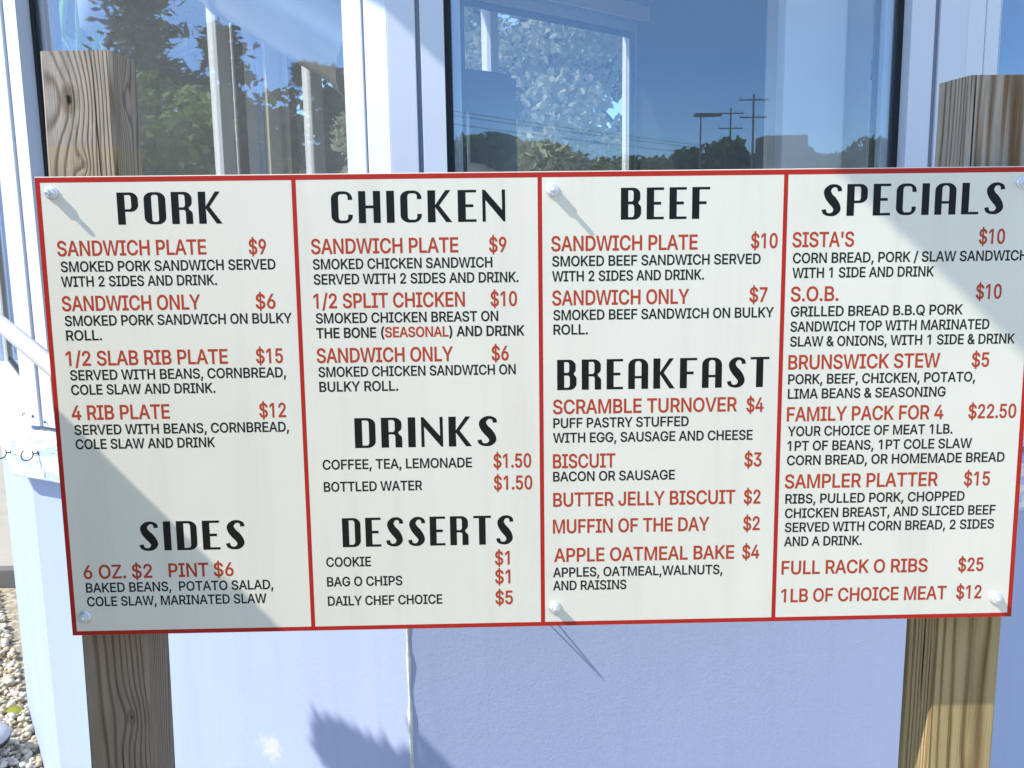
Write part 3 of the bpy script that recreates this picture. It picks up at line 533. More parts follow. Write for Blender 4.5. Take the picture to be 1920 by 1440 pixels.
GL = json.loads(r'''{"A":[[[[16,0],[201,509],[276,509],[463,0],[395,0],[239,440],[85,0]],[[110,142],[110,199],[370,199],[370,142]]],480],"B":[[[[60,0],[60,509],[241,509],[274,507],[304,501],[329,491],[350,477],[367,461],[381,442],[390,421],[396,398],[398,374],[397,353],[393,336],[387,320],[378,307],[368,295],[356,286],[343,278],[329,272],[315,267],[331,260],[347,254],[363,245],[378,234],[391,220],[402,203],[411,184],[416,161],[418,136],[416,111],[410,88],[400,67],[386,48],[368,31],[344,18],[317,8],[284,2],[247,0]],[[125,57],[245,57],[281,60],[309,67],[330,80],[344,96],[353,115],[355,137],[354,153],[350,169],[342,184],[333,197],[320,209],[306,218],[289,225],[269,229],[248,231],[125,231]],[[125,285],[238,285],[256,287],[273,290],[288,296],[302,304],[314,314],[323,326],[330,340],[335,355],[336,372],[333,393],[326,412],[313,429],[294,442],[270,449],[240,452],[125,452]]],456],"C":[[[[267,-7],[225,-3],[186,7],[150,25],[119,49],[92,79],[70,115],[53,157],[44,203],[40,254],[44,305],[53,352],[70,393],[92,429],[119,459],[150,484],[186,501],[225,512],[267,516],[293,514],[317,511],[340,504],[362,496],[383,485],[402,471],[419,456],[435,438],[448,418],[459,397],[467,373],[473,348],[408,348],[404,365],[397,380],[389,395],[380,407],[369,418],[357,428],[344,437],[330,444],[315,449],[300,453],[284,455],[267,456],[237,453],[209,445],[184,432],[161,414],[141,391],[125,364],[113,332],[106,295],[103,254],[106,213],[113,177],[125,145],[141,117],[161,94],[184,76],[210,63],[237,56],[267,53],[284,54],[300,56],[315,60],[330,65],[344,72],[357,81],[369,90],[380,102],[389,114],[397,128],[404,144],[408,160],[473,160],[467,135],[459,112],[448,91],[435,71],[420,53],[402,38],[383,24],[363,13],[341,5],[317,-2],[293,-6]]],510],"D":[[[[219,0],[96,0],[96,57],[215,57],[254,60],[288,68],[318,81],[343,99],[363,122],[379,149],[390,181],[397,216],[399,255],[397,294],[390,329],[379,361],[364,388],[344,410],[320,428],[291,441],[258,449],[221,452],[93,452],[93,509],[225,509],[273,505],[315,495],[353,478],[385,455],[412,426],[433,391],[449,351],[458,306],[462,255],[458,205],[449,159],[433,119],[411,83],[384,54],[351,31],[312,14],[268,3]],[[125,509],[125,0],[60,0],[60,509]]],502],"E":[[[[60,0],[60,509],[372,509],[372,452],[125,452],[125,286],[355,286],[355,229],[125,229],[125,57],[375,57],[375,0]]],419],"F":[[[[60,0],[60,509],[369,509],[369,452],[125,452],[125,278],[346,278],[346,221],[125,221],[125,0]]],410],"G":[[[[269,-7],[225,-3],[185,7],[149,25],[118,49],[91,79],[69,116],[53,157],[43,203],[40,254],[43,305],[53,352],[69,393],[91,429],[117,459],[149,484],[184,501],[223,512],[265,516],[291,514],[316,510],[340,504],[363,494],[384,483],[403,469],[421,453],[436,436],[449,416],[460,395],[468,373],[474,349],[408,349],[402,365],[395,379],[387,393],[378,406],[368,417],[356,427],[344,436],[330,443],[315,448],[300,453],[283,455],[265,456],[236,453],[209,445],[183,432],[160,414],[141,392],[125,364],[113,332],[106,295],[103,254],[106,213],[113,177],[125,145],[141,117],[161,95],[184,76],[210,63],[238,56],[269,53],[296,55],[322,61],[345,71],[365,85],[382,102],[396,123],[407,147],[413,173],[415,199],[283,199],[283,256],[478,256],[478,200],[475,160],[466,124],[451,91],[431,62],[406,38],[377,19],[344,5],[308,-4]]],520],"H":[[[[60,0],[60,509],[125,509],[125,289],[392,289],[392,509],[457,509],[457,0],[392,0],[392,232],[125,232],[125,0]]],517],"I":[[[[31,0],[31,57],[118,57],[118,452],[31,452],[31,509],[269,509],[269,452],[183,452],[183,57],[269,57],[269,0]]],300],"J":[[[[185,-7],[143,-2],[106,11],[75,33],[52,63],[38,100],[33,145],[33,173],[98,173],[98,145],[100,117],[108,93],[122,74],[139,61],[160,53],[185,50],[209,53],[230,61],[248,74],[261,93],[269,117],[272,145],[272,509],[336,509],[336,145],[332,100],[318,63],[294,33],[263,11],[227,-2]]],396],"K":[[[[104,145],[104,216],[139,261],[174,303],[212,344],[364,509],[448,509],[231,276]],[[60,0],[60,509],[125,509],[125,334],[124,225],[125,193],[125,0]],[[372,0],[188,259],[228,309],[449,0]]],467],"L":[[[[60,0],[60,509],[125,509],[125,57],[361,57],[361,0]]],393],"M":[[[[60,0],[60,509],[152,509],[314,75],[476,509],[568,509],[568,0],[504,0],[504,425],[342,0],[286,0],[122,425],[122,0]]],628],"N":[[[[60,0],[60,509],[136,509],[399,100],[399,509],[463,509],[463,0],[387,0],[125,405],[125,0]]],523],"O":[[[[267,-7],[225,-3],[186,7],[150,25],[119,49],[92,79],[70,115],[53,157],[44,203],[40,254],[44,305],[53,352],[70,393],[92,429],[119,459],[150,484],[186,501],[225,512],[267,516],[309,512],[348,501],[384,484],[415,459],[442,429],[464,393],[480,352],[490,305],[493,254],[490,203],[480,157],[464,115],[442,79],[415,49],[384,25],[348,7],[309,-3]],[[267,53],[296,55],[324,63],[349,76],[372,94],[392,116],[408,144],[420,176],[428,213],[430,254],[428,295],[420,332],[408,365],[392,392],[372,415],[349,433],[324,446],[296,453],[267,456],[237,453],[210,445],[184,433],[161,415],[142,392],[125,364],[113,332],[106,295],[103,254],[106,213],[113,176],[125,144],[142,117],[161,94],[184,76],[210,63],[237,55]]],533],"P":[[[[60,0],[60,509],[235,509],[272,506],[305,499],[332,487],[356,471],[375,452],[390,430],[400,404],[407,377],[409,348],[407,318],[400,291],[390,265],[375,243],[356,223],[332,207],[305,195],[272,188],[235,186],[125,186],[125,0]],[[125,242],[233,242],[257,244],[279,248],[297,256],[312,266],[324,279],[333,294],[339,310],[343,328],[344,348],[343,367],[339,385],[333,402],[324,416],[312,428],[297,439],[279,446],[257,451],[232,452],[125,452]]],445],"Q":[[[[245,159],[313,159],[369,85],[384,65],[468,-48],[401,-48],[346,27],[331,46]],[[267,-7],[225,-3],[186,7],[150,25],[119,49],[92,79],[70,115],[53,157],[44,203],[40,254],[44,305],[53,352],[70,393],[92,429],[119,459],[150,484],[186,501],[225,512],[267,516],[309,512],[348,501],[384,484],[415,459],[442,429],[464,393],[480,352],[490,305],[493,254],[490,203],[480,157],[464,115],[442,79],[415,49],[384,25],[348,7],[309,-3]],[[267,53],[296,55],[324,63],[349,76],[372,94],[392,116],[408,144],[420,176],[428,213],[430,254],[428,295],[420,332],[408,365],[392,392],[372,415],[349,433],[324,446],[296,453],[267,456],[237,453],[210,445],[184,433],[161,415],[142,392],[125,364],[113,332],[106,295],[103,254],[106,213],[113,176],[125,144],[142,117],[161,94],[184,76],[210,63],[237,55]]],533],"R":[[[[60,0],[60,509],[236,509],[273,506],[305,500],[333,489],[356,473],[376,455],[390,433],[401,408],[407,381],[409,352],[407,323],[401,296],[390,271],[376,250],[356,232],[333,217],[305,206],[273,200],[236,198],[125,198],[125,0]],[[125,255],[234,255],[258,256],[280,260],[298,267],[313,276],[325,287],[334,300],[340,316],[344,333],[345,352],[344,371],[340,389],[334,405],[325,419],[313,430],[298,440],[279,446],[258,451],[233,452],[125,452]],[[353,0],[230,229],[303,229],[428,0]]],449],"S":[[[[224,-9],[188,-7],[156,-1],[128,9],[102,23],[81,40],[64,60],[51,83],[42,109],[38,137],[104,137],[108,118],[114,102],[123,88],[136,76],[150,66],[166,59],[185,53],[204,50],[224,49],[246,50],[267,54],[286,60],[303,69],[317,79],[329,92],[338,106],[344,122],[346,139],[344,154],[340,168],[332,179],[322,189],[310,197],[296,205],[245,222],[184,239],[145,253],[112,269],[86,289],[67,313],[56,341],[52,372],[54,400],[62,425],[75,448],[92,468],[113,484],[138,498],[165,508],[195,514],[227,516],[259,514],[289,508],[316,498],[340,484],[360,468],[377,449],[390,427],[398,403],[401,378],[337,378],[332,402],[320,421],[302,437],[280,449],[254,456],[225,459],[204,457],[185,454],[167,448],[152,440],[139,430],[129,418],[121,405],[117,391],[115,376],[117,359],[122,345],[131,334],[142,324],[155,315],[169,308],[212,293],[264,279],[312,264],[328,256],[344,248],[359,238],[372,226],[384,213],[395,198],[402,180],[407,161],[408,139],[406,112],[399,87],[386,64],[370,43],[349,25],[323,11],[294,0],[261,-7]]],447],"T":[[[[32,452],[32,509],[417,509],[417,452],[257,452],[257,0],[193,0],[193,452]]],449],"U":[[[[259,-8],[220,-6],[186,2],[154,15],[126,33],[103,55],[85,80],[71,108],[63,140],[60,173],[60,509],[124,509],[124,178],[126,155],[132,133],[141,113],[153,95],[169,80],[187,68],[208,59],[232,53],[259,52],[285,53],[309,59],[331,68],[349,80],[364,95],[377,113],[385,133],[391,155],[393,178],[393,509],[457,509],[457,173],[454,140],[446,108],[433,80],[414,55],[391,33],[363,15],[332,2],[297,-6]]],517],"V":[[[[204,0],[16,509],[84,509],[241,60],[395,509],[463,509],[278,0]]],480],"W":[[[[155,0],[16,509],[82,509],[195,75],[306,509],[380,509],[493,75],[603,509],[670,509],[530,0],[455,0],[343,440],[230,0]]],686],"X":[[[[18,0],[217,284],[217,236],[29,509],[104,509],[178,400],[204,361],[223,329],[243,292],[232,292],[252,329],[272,361],[298,400],[374,509],[446,509],[259,239],[259,287],[456,0],[382,0],[292,129],[268,165],[250,195],[230,231],[244,231],[225,196],[206,166],[182,129],[91,0]]],474],"Y":[[[[203,0],[203,208],[16,509],[91,509],[236,262],[381,509],[455,509],[268,208],[268,0]]],472],"Z":[[[[42,0],[42,46],[318,452],[40,452],[40,509],[397,509],[397,462],[118,57],[399,57],[399,0]]],438],"0":[[[[227,-7],[191,-3],[158,7],[130,24],[105,48],[85,77],[69,113],[57,155],[50,202],[48,254],[50,306],[57,353],[69,395],[85,431],[106,461],[130,484],[159,502],[191,512],[227,516],[262,512],[295,502],[323,484],[348,461],[368,431],[384,395],[396,353],[403,306],[405,254],[403,202],[396,155],[384,113],[368,77],[348,48],[323,24],[295,7],[263,-3]],[[227,50],[250,52],[271,60],[290,74],[306,92],[320,116],[330,144],[338,176],[342,213],[344,254],[342,295],[338,332],[330,365],[320,393],[306,416],[290,435],[271,449],[250,457],[227,460],[203,457],[182,449],[163,435],[147,416],[134,393],[123,365],[115,332],[111,295],[109,254],[111,213],[115,176],[123,144],[134,116],[147,92],[163,74],[182,60],[203,52]]],453],"1":[[[[276,509],[276,0],[212,0],[212,448],[86,358],[86,427],[198,509]]],453],"2":[[[[64,0],[64,47],[234,229],[282,282],[294,298],[303,312],[311,327],[316,341],[319,356],[320,371],[319,389],[315,405],[308,419],[298,431],[287,441],[273,449],[258,455],[241,458],[224,460],[205,458],[188,454],[172,447],[159,438],[148,427],[139,413],[132,398],[128,381],[127,362],[66,362],[68,391],[75,418],[86,442],[102,464],[121,482],[143,496],[168,507],[196,513],[225,516],[254,513],[281,507],[306,497],[328,482],[346,465],[361,445],[372,423],[379,398],[381,372],[380,354],[377,336],[371,318],[363,299],[351,280],[336,259],[317,235],[294,209],[267,180],[153,60],[389,57],[389,0]]],453],"3":[[[[218,-7],[188,-5],[159,1],[133,10],[108,22],[88,38],[70,57],[57,79],[48,104],[44,132],[109,132],[112,115],[118,100],[126,87],[137,76],[150,66],[165,59],[182,54],[200,51],[219,50],[239,51],[258,55],[275,61],[291,69],[304,80],[315,93],[323,108],[328,125],[329,145],[328,163],[323,180],[316,196],[306,211],[292,223],[275,234],[254,241],[229,246],[201,248],[157,248],[157,299],[288,448],[70,452],[70,509],[372,509],[372,461],[222,290],[247,290],[279,286],[308,276],[333,262],[354,244],[371,222],[383,198],[391,173],[393,145],[390,116],[383,90],[370,66],[354,45],[333,27],[309,12],[281,2],[251,-5]]],453],"4":[[[[40,105],[40,158],[247,509],[311,509],[109,166],[413,163],[413,105]],[[282,0],[282,121],[282,146],[282,318],[343,318],[343,0]]],453],"5":[[[[221,-7],[192,-5],[165,1],[140,11],[118,25],[99,41],[83,60],[71,82],[63,105],[60,130],[122,130],[125,115],[130,102],[138,89],[148,78],[160,68],[173,60],[188,54],[204,51],[221,50],[241,51],[259,56],[276,64],[291,75],[304,89],[314,104],[322,122],[326,141],[328,162],[326,183],[321,203],[314,221],[303,237],[290,251],[275,262],[257,270],[238,275],[218,277],[201,276],[184,273],[167,268],[152,262],[139,255],[128,246],[67,253],[96,509],[366,509],[366,452],[151,452],[134,301],[148,311],[162,318],[178,325],[194,330],[212,333],[229,334],[252,332],[274,328],[294,321],[313,311],[330,299],[345,285],[358,269],[370,251],[379,231],[386,210],[390,187],[391,163],[388,132],[381,102],[369,76],[352,52],[332,32],[309,15],[282,3],[253,-4]]],453],"6":[[[[226,-7],[196,-4],[168,3],[142,15],[119,31],[100,51],[84,74],[73,101],[66,130],[64,162],[65,187],[71,212],[80,239],[93,268],[112,302],[137,340],[252,509],[322,509],[151,261],[196,307],[208,311],[221,313],[235,314],[265,312],[291,305],[316,295],[337,280],[355,262],[370,240],[380,215],[387,187],[389,157],[387,127],[379,98],[368,73],[352,50],[333,30],[310,14],[284,3],[257,-4]],[[226,48],[245,50],[263,55],[279,63],[293,73],[304,86],[314,101],[322,119],[326,137],[327,157],[326,178],[322,196],[314,213],[304,228],[293,241],[279,251],[263,259],[245,264],[226,265],[207,264],[190,259],[174,252],[160,241],[148,229],[138,214],[131,197],[126,179],[125,158],[126,138],[131,119],[138,102],[148,86],[160,73],[174,63],[190,55],[207,50]]],453],"7":[[[[97,0],[323,448],[62,452],[62,509],[391,509],[391,449],[165,0]]],453],"8":[[[[226,-7],[193,-5],[163,1],[136,11],[111,25],[91,42],[74,62],[62,84],[54,109],[52,135],[53,156],[58,176],[65,195],[75,212],[87,228],[101,241],[117,252],[134,260],[153,265],[129,276],[109,289],[93,308],[80,330],[73,354],[70,380],[73,405],[79,429],[90,450],[106,469],[124,485],[146,498],[170,508],[197,514],[226,516],[255,514],[282,508],[306,498],[328,485],[346,469],[361,450],[373,429],[379,405],[382,380],[379,354],[372,330],[359,308],[343,289],[323,276],[300,267],[319,260],[335,252],[351,241],[365,228],[377,212],[387,195],[395,176],[399,156],[401,135],[398,109],[391,84],[378,62],[362,42],[341,25],[317,11],[289,1],[259,-5]],[[226,49],[248,50],[267,54],[285,60],[300,69],[313,79],[323,91],[331,106],[335,121],[337,139],[335,157],[330,173],[322,189],[312,202],[298,213],[283,223],[265,230],[247,234],[226,235],[206,234],[187,230],[169,223],[154,213],[140,202],[130,189],[122,173],[117,157],[115,139],[117,121],[121,106],[129,91],[139,79],[152,69],[167,60],[185,54],[205,50]],[[226,290],[244,291],[260,294],[274,300],[287,308],[298,318],[307,330],[314,344],[318,359],[319,376],[318,392],[314,407],[308,420],[299,432],[288,442],[275,449],[260,455],[244,459],[226,460],[208,459],[192,455],[177,449],[164,442],[153,432],[145,420],[138,407],[134,392],[133,376],[134,359],[138,344],[145,330],[154,318],[165,308],[178,300],[193,294],[209,291]]],453],"9":[[[[226,516],[256,513],[285,506],[310,494],[333,478],[352,458],[368,434],[380,408],[387,378],[389,347],[387,322],[382,296],[373,270],[359,240],[340,207],[315,168],[200,0],[130,0],[301,248],[257,202],[245,198],[232,195],[218,195],[188,197],[161,203],[137,214],[116,229],[98,247],[83,269],[72,294],[66,321],[64,352],[66,382],[73,411],[85,436],[101,459],[120,479],[143,494],[168,506],[196,513]],[[226,460],[207,459],[190,454],[174,446],[160,435],[148,423],[138,407],[131,390],[127,372],[125,352],[127,331],[131,313],[138,295],[148,280],[160,268],[174,257],[190,250],[207,245],[226,243],[245,245],[263,249],[279,257],[293,267],[305,280],[314,295],[322,312],[326,330],[327,350],[326,371],[322,390],[314,407],[305,422],[293,435],[279,446],[263,454],[245,459]]],453],"$":[[[[202,-74],[202,583],[244,583],[244,-74]],[[224,-9],[188,-7],[156,-1],[128,9],[102,23],[81,40],[64,60],[51,83],[42,109],[38,137],[104,137],[108,118],[114,102],[123,88],[136,76],[150,66],[166,59],[185,53],[204,50],[224,49],[246,50],[267,54],[286,60],[303,69],[317,79],[329,92],[338,106],[344,122],[346,139],[344,154],[340,168],[332,179],[322,189],[310,197],[296,205],[245,222],[184,239],[145,253],[112,269],[86,289],[67,313],[56,341],[52,372],[54,400],[62,425],[75,448],[92,468],[113,484],[138,498],[165,508],[195,514],[227,516],[259,514],[289,508],[316,498],[340,484],[360,468],[377,449],[390,427],[398,403],[401,378],[337,378],[332,402],[320,421],[302,437],[280,449],[254,456],[225,459],[204,457],[185,454],[167,448],[152,440],[139,430],[129,418],[121,405],[117,391],[115,376],[117,359],[122,345],[131,334],[142,324],[155,315],[169,308],[212,293],[264,279],[312,264],[328,256],[344,248],[359,238],[372,226],[384,213],[395,198],[402,180],[407,161],[408,139],[406,112],[399,87],[386,64],[370,43],[349,25],[323,11],[294,0],[261,-7]]],447],".":[[[[95,-4],[83,-3],[73,1],[63,9],[55,18],[51,29],[50,41],[51,53],[55,64],[63,73],[73,81],[83,85],[95,87],[107,85],[118,81],[128,73],[135,64],[140,53],[141,41],[140,29],[135,18],[128,9],[118,1],[107,-3]]],188],",":[[[[38,-119],[68,71],[137,71],[84,-119]]],188],"/":[[[[235,533],[71,-76],[14,-76],[178,533]]],249],"&":[[[[388,-22],[369,2],[341,36],[309,74],[276,114],[246,150],[218,183],[189,217],[161,250],[135,280],[115,306],[100,327],[90,344],[82,361],[78,377],[76,395],[78,414],[83,434],[91,452],[101,468],[114,483],[129,494],[146,503],[164,510],[182,514],[201,515],[219,513],[237,508],[254,500],[269,492],[283,480],[296,465],[305,449],[311,435],[316,423],[319,416],[261,392],[258,400],[254,411],[249,422],[245,431],[241,436],[235,440],[226,445],[216,449],[207,452],[199,453],[191,452],[181,450],[171,447],[162,442],[156,437],[151,431],[146,423],[141,413],[139,404],[138,395],[139,388],[140,382],[144,374],[152,362],[165,344],[184,319],[208,290],[236,258],[265,224],[294,190],[324,154],[357,114],[389,75],[416,41],[436,18]],[[321,399],[318,391],[315,379],[310,362],[300,341],[285,321],[264,302],[239,283],[213,264],[189,247],[169,232],[153,218],[139,206],[127,196],[118,186],[110,177],[105,168],[101,159],[98,151],[97,143],[97,135],[98,126],[101,115],[106,104],[112,94],[118,86],[127,77],[137,69],[150,61],[162,56],[172,52],[182,51],[193,51],[205,52],[217,55],[229,59],[240,64],[253,71],[265,80],[277,90],[288,100],[299,111],[309,124],[319,137],[327,151],[334,163],[338,175],[341,189],[344,204],[346,218],[347,229],[409,219],[407,209],[405,195],[402,177],[397,157],[390,137],[381,120],[370,103],[358,86],[345,70],[332,56],[317,43],[302,30],[286,19],[269,9],[251,1],[234,-5],[216,-9],[197,-11],[177,-11],[158,-8],[138,-2],[120,7],[102,18],[86,31],[72,44],[60,60],[50,77],[43,95],[38,113],[35,131],[35,148],[38,165],[43,182],[50,198],[60,213],[71,227],[84,241],[98,253],[113,266],[131,280],[152,297],[177,315],[202,333],[224,350],[239,363],[247,374],[252,385],[256,396],[258,407],[261,417]]],448],"(":[[[[89,207],[90,244],[94,283],[101,324],[109,364],[119,403],[132,441],[145,477],[160,510],[177,539],[236,539],[219,503],[204,466],[191,428],[179,390],[169,351],[161,313],[156,276],[152,241],[151,207],[152,176],[155,145],[160,115],[167,83],[177,50],[188,16],[202,-19],[218,-57],[236,-96],[177,-96],[163,-71],[150,-46],[139,-21],[128,4],[119,29],[111,55],[105,80],[99,106],[95,131],[92,156],[90,181]]],273],")":[[[[37,-96],[56,-56],[72,-18],[86,18],[97,52],[106,85],[113,116],[118,147],[121,177],[122,207],[121,241],[117,276],[112,313],[104,351],[94,390],[82,428],[69,466],[54,503],[37,539],[97,539],[113,510],[128,477],[142,441],[154,403],[164,364],[173,323],[179,283],[183,244],[184,207],[183,181],[182,156],[178,130],[174,104],[168,79],[161,53],[153,28],[144,3],[134,-22],[123,-47],[110,-72],[97,-96]]],273],"'":[[[[78,318],[70,509],[136,509],[128,318]]],206]," ":[[],188]}''')
LINES = [
('h', 'PORK', -0.5129, -0.3895, 0.5201),
('n', 'SANDWICH PLATE', -0.5889, -0.4107, 0.4837),
('p', '$9', -0.3584, -0.3383, 0.4831),
('d', 'SMOKED PORK SANDWICH SERVED', -0.5864, -0.3278, 0.4645),
('d', 'WITH 2 SIDES AND DRINK.', -0.5872, -0.3998, 0.4465),
('n', 'SANDWICH ONLY', -0.5885, -0.4217, 0.4171),
('p', '$6', -0.3534, -0.3301, 0.4168),
('d', 'SMOKED PORK SANDWICH ON BULKY', -0.5867, -0.311, 0.3987),
('d', 'ROLL.', -0.5866, -0.544, 0.3808),
('n', '1/2 SLAB RIB PLATE', -0.5891, -0.392, 0.3496),
('p', '$15', -0.3564, -0.3243, 0.3495),
('d', 'SERVED WITH BEANS, CORNBREAD,', -0.5857, -0.3214, 0.3315),
('d', 'COLE SLAW AND DRINK.', -0.5859, -0.4094, 0.3133),
('n', '4 RIB PLATE', -0.5875, -0.4676, 0.2818),
('p', '$12', -0.3558, -0.3237, 0.2813),
('d', 'SERVED WITH BEANS, CORNBREAD,', -0.5858, -0.3209, 0.2628),
('d', 'COLE SLAW AND DRINK', -0.5857, -0.4138, 0.2446),
('h', 'SIDES', -0.5154, -0.3837, 0.1113),
('n', '6 OZ. $2', -0.5887, -0.5029, 0.0759),
('n', 'PINT $6', -0.4812, -0.3998, 0.0762),
('d', 'BAKED BEANS,  POTATO SALAD,', -0.5874, -0.3503, 0.0576),
('d', 'COLE SLAW, MARINATED SLAW', -0.5873, -0.3598, 0.0392),
('h', 'CHICKEN', -0.2565, -0.0474, 0.5186),
('n', 'SANDWICH PLATE', -0.283, -0.105, 0.4824),
('p', '$9', -0.0666, -0.0463, 0.4821),
('d', 'SMOKED CHICKEN SANDWICH', -0.2818, -0.0637, 0.4636),
('d', 'SERVED WITH 2 SIDES AND DRINK.', -0.2816, -0.0317, 0.4452),
('n', '1/2 SPLIT CHICKEN', -0.2829, -0.0983, 0.4161),
('p', '$10', -0.0658, -0.0341, 0.416),
('d', 'SMOKED CHICKEN BREAST ON', -0.281, -0.0574, 0.3976),
('s', 'THE BONE (|SEASONAL|) AND DRINK', -0.2811, -0.0254, 0.3793),
('n', 'SANDWICH ONLY', -0.2817, -0.1144, 0.3487),
('p', '$6', -0.0655, -0.0452, 0.3486),
('d', 'SMOKED CHICKEN SANDWICH ON', -0.2805, -0.0366, 0.3309),
('d', 'BULKY ROLL.', -0.2802, -0.1831, 0.3124),
('h', 'DRINKS', -0.2382, -0.0617, 0.24),
('d', 'COFFEE, TEA, LEMONADE', -0.2802, -0.0932, 0.2131),
('p', '$1.50', -0.0652, -0.0184, 0.2117),
('d', 'BOTTLED WATER', -0.2799, -0.1566, 0.1845),
('p', '$1.50', -0.0652, -0.0173, 0.1832),
('h', 'DESSERTS', -0.2585, -0.0427, 0.1112),
('d', 'COOKIE', -0.2808, -0.2245, 0.0857),
('p', '$1', -0.0652, -0.0473, 0.0843),
('d', 'BAG O CHIPS', -0.2809, -0.1853, 0.0595),
('p', '$1', -0.0654, -0.0467, 0.0593),
('d', 'DAILY CHEF CHOICE', -0.2808, -0.1346, 0.0336),
('p', '$5', -0.0654, -0.0437, 0.0312),
('h', 'BEEF', 0.0948, 0.2022, 0.519),
('n', 'SANDWICH PLATE', 0.0094, 0.1882, 0.4822),
('p', '$10', 0.2549, 0.2868, 0.4827),
('d', 'SMOKED BEEF SANDWICH SERVED', 0.0104, 0.2665, 0.4636),
('d', 'WITH 2 SIDES AND DRINK.', 0.0102, 0.1969, 0.4452),
('n', 'SANDWICH ONLY', 0.0102, 0.1786, 0.4159),
('p', '$7', 0.2546, 0.2759, 0.4167),
('d', 'SMOKED BEEF SANDWICH ON BULKY', 0.0114, 0.2846, 0.3975),
('d', 'ROLL.', 0.0114, 0.0535, 0.3795),
('h', 'BREAKFAST', 0.0161, 0.2804, 0.3097),
('n', 'SCRAMBLE TURNOVER', 0.0104, 0.2411, 0.2796),
('p', '$4', 0.2542, 0.2749, 0.2785),
('d', 'PUFF PASTRY STUFFED', 0.0106, 0.1807, 0.2616),
('d', 'WITH EGG, SAUSAGE AND CHEESE', 0.0102, 0.2621, 0.2427),
('n', 'BISCUIT', 0.01, 0.0881, 0.2099),
('p', '$3', 0.2532, 0.2743, 0.2079),
('d', 'BACON OR SAUSAGE', 0.0099, 0.1641, 0.1927),
('n', 'BUTTER JELLY BISCUIT', 0.01, 0.2417, 0.1597),
('p', '$2', 0.2537, 0.2742, 0.1593),
('n', 'MUFFIN OF THE DAY', 0.0095, 0.2091, 0.1246),
('p', '$2', 0.2537, 0.2741, 0.1241),
('n', 'APPLE OATMEAL BAKE', 0.0108, 0.242, 0.0865),
('p', '$4', 0.2533, 0.2746, 0.0863),
('d', 'APPLES, OATMEAL,WALNUTS,', 0.0092, 0.2274, 0.0662),
('d', 'AND RAISINS', 0.0091, 0.1032, 0.0484),
('h', 'SPECIALS', 0.3409, 0.5644, 0.5204),
('n', "SISTA'S", 0.3061, 0.3814, 0.4834),
('p', '$10', 0.5374, 0.5689, 0.4845),
('d', 'CORN BREAD, PORK / SLAW SANDWICH', 0.3071, 0.5983, 0.4637),
('d', 'WITH 1 SIDE AND DRINK', 0.3071, 0.4826, 0.4455),
('n', 'S.O.B.', 0.306, 0.3648, 0.4168),
('p', '$10', 0.5377, 0.569, 0.4168),
('d', 'GRILLED BREAD B.B.Q PORK', 0.3066, 0.5214, 0.3978),
('d', 'SANDWICH TOP WITH MARINATED', 0.3067, 0.5562, 0.379),
('d', 'SLAW & ONIONS, WITH 1 SIDE & DRINK', 0.3069, 0.5895, 0.3604),
('n', 'BRUNSWICK STEW', 0.3056, 0.4962, 0.3316),
('p', '$5', 0.5374, 0.5587, 0.3315),
('d', 'PORK, BEEF, CHICKEN, POTATO,', 0.3059, 0.5423, 0.3128),
('d', 'LIMA BEANS & SEASONING', 0.3061, 0.5056, 0.2943),
('n', 'FAMILY PACK FOR 4', 0.3058, 0.5042, 0.2655),
('p', '$22.50', 0.5371, 0.5973, 0.2655),
('d', 'YOUR CHOICE OF MEAT 1LB.', 0.3075, 0.5173, 0.2462),
('d', '1PT OF BEANS, 1PT COLE SLAW', 0.3076, 0.543, 0.2273),
('d', 'CORN BREAD, OR HOMEMADE BREAD', 0.3075, 0.5863, 0.2086),
('n', 'SAMPLER PLATTER', 0.3058, 0.5017, 0.1784),
('p', '$15', 0.5365, 0.5691, 0.178),
('d', 'RIBS, PULLED PORK, CHOPPED', 0.307, 0.5377, 0.1582),
('d', 'CHICKEN BREAST, AND SLICED BEEF', 0.3071, 0.5789, 0.1392),
('d', 'SERVED WITH CORN BREAD, 2 SIDES', 0.3075, 0.5782, 0.1205),
('d', 'AND A DRINK.', 0.3072, 0.4072, 0.1017),
('n', 'FULL RACK O RIBS', 0.305, 0.4946, 0.0639),
('p', '$25', 0.5355, 0.5678, 0.0636),
('n', '1LB OF CHOICE MEAT', 0.3056, 0.5212, 0.0261),
('p', '$12', 0.5351, 0.5673, 0.0263)]

FATS = 4.0

def arc(cx, cy, rx, ry, a0, a1, n=7):
    return [(cx+rx*math.cos(math.radians(a0+(a1-a0)*i/n)), cy+ry*math.sin(math.radians(a0+(a1-a0)*i/n))) for i in range(n+1)]
def stroke(pts):
    out = []; n = len(pts)
    def cr(p0, p1, p2, p3, t):
        return tuple(.5*(2*b+(c-a)*t+(2*a-5*b+4*c-d)*t*t+(3*b-a-3*c+d)*t**3) for a, b, c, d in zip(p0, p1, p2, p3))
    sm = []
    for i in range(n-1):
        for j in range(5): sm.append(cr(pts[max(i-1, 0)], pts[i], pts[i+1], pts[min(i+2, n-1)], j/5))
    sm.append(pts[-1]); l = []; r = []
    for i, (x, y, w) in enumerate(sm):
        a = sm[max(i-1, 0)]; b = sm[min(i+1, len(sm)-1)]
        tx, ty = b[0]-a[0], b[1]-a[1]; q = math.hypot(tx, ty) or 1
        l.append((x-ty/q*w/2, y+tx/q*w/2)); r.append((x+ty/q*w/2, y-tx/q*w/2))
    return l+r[::-1]
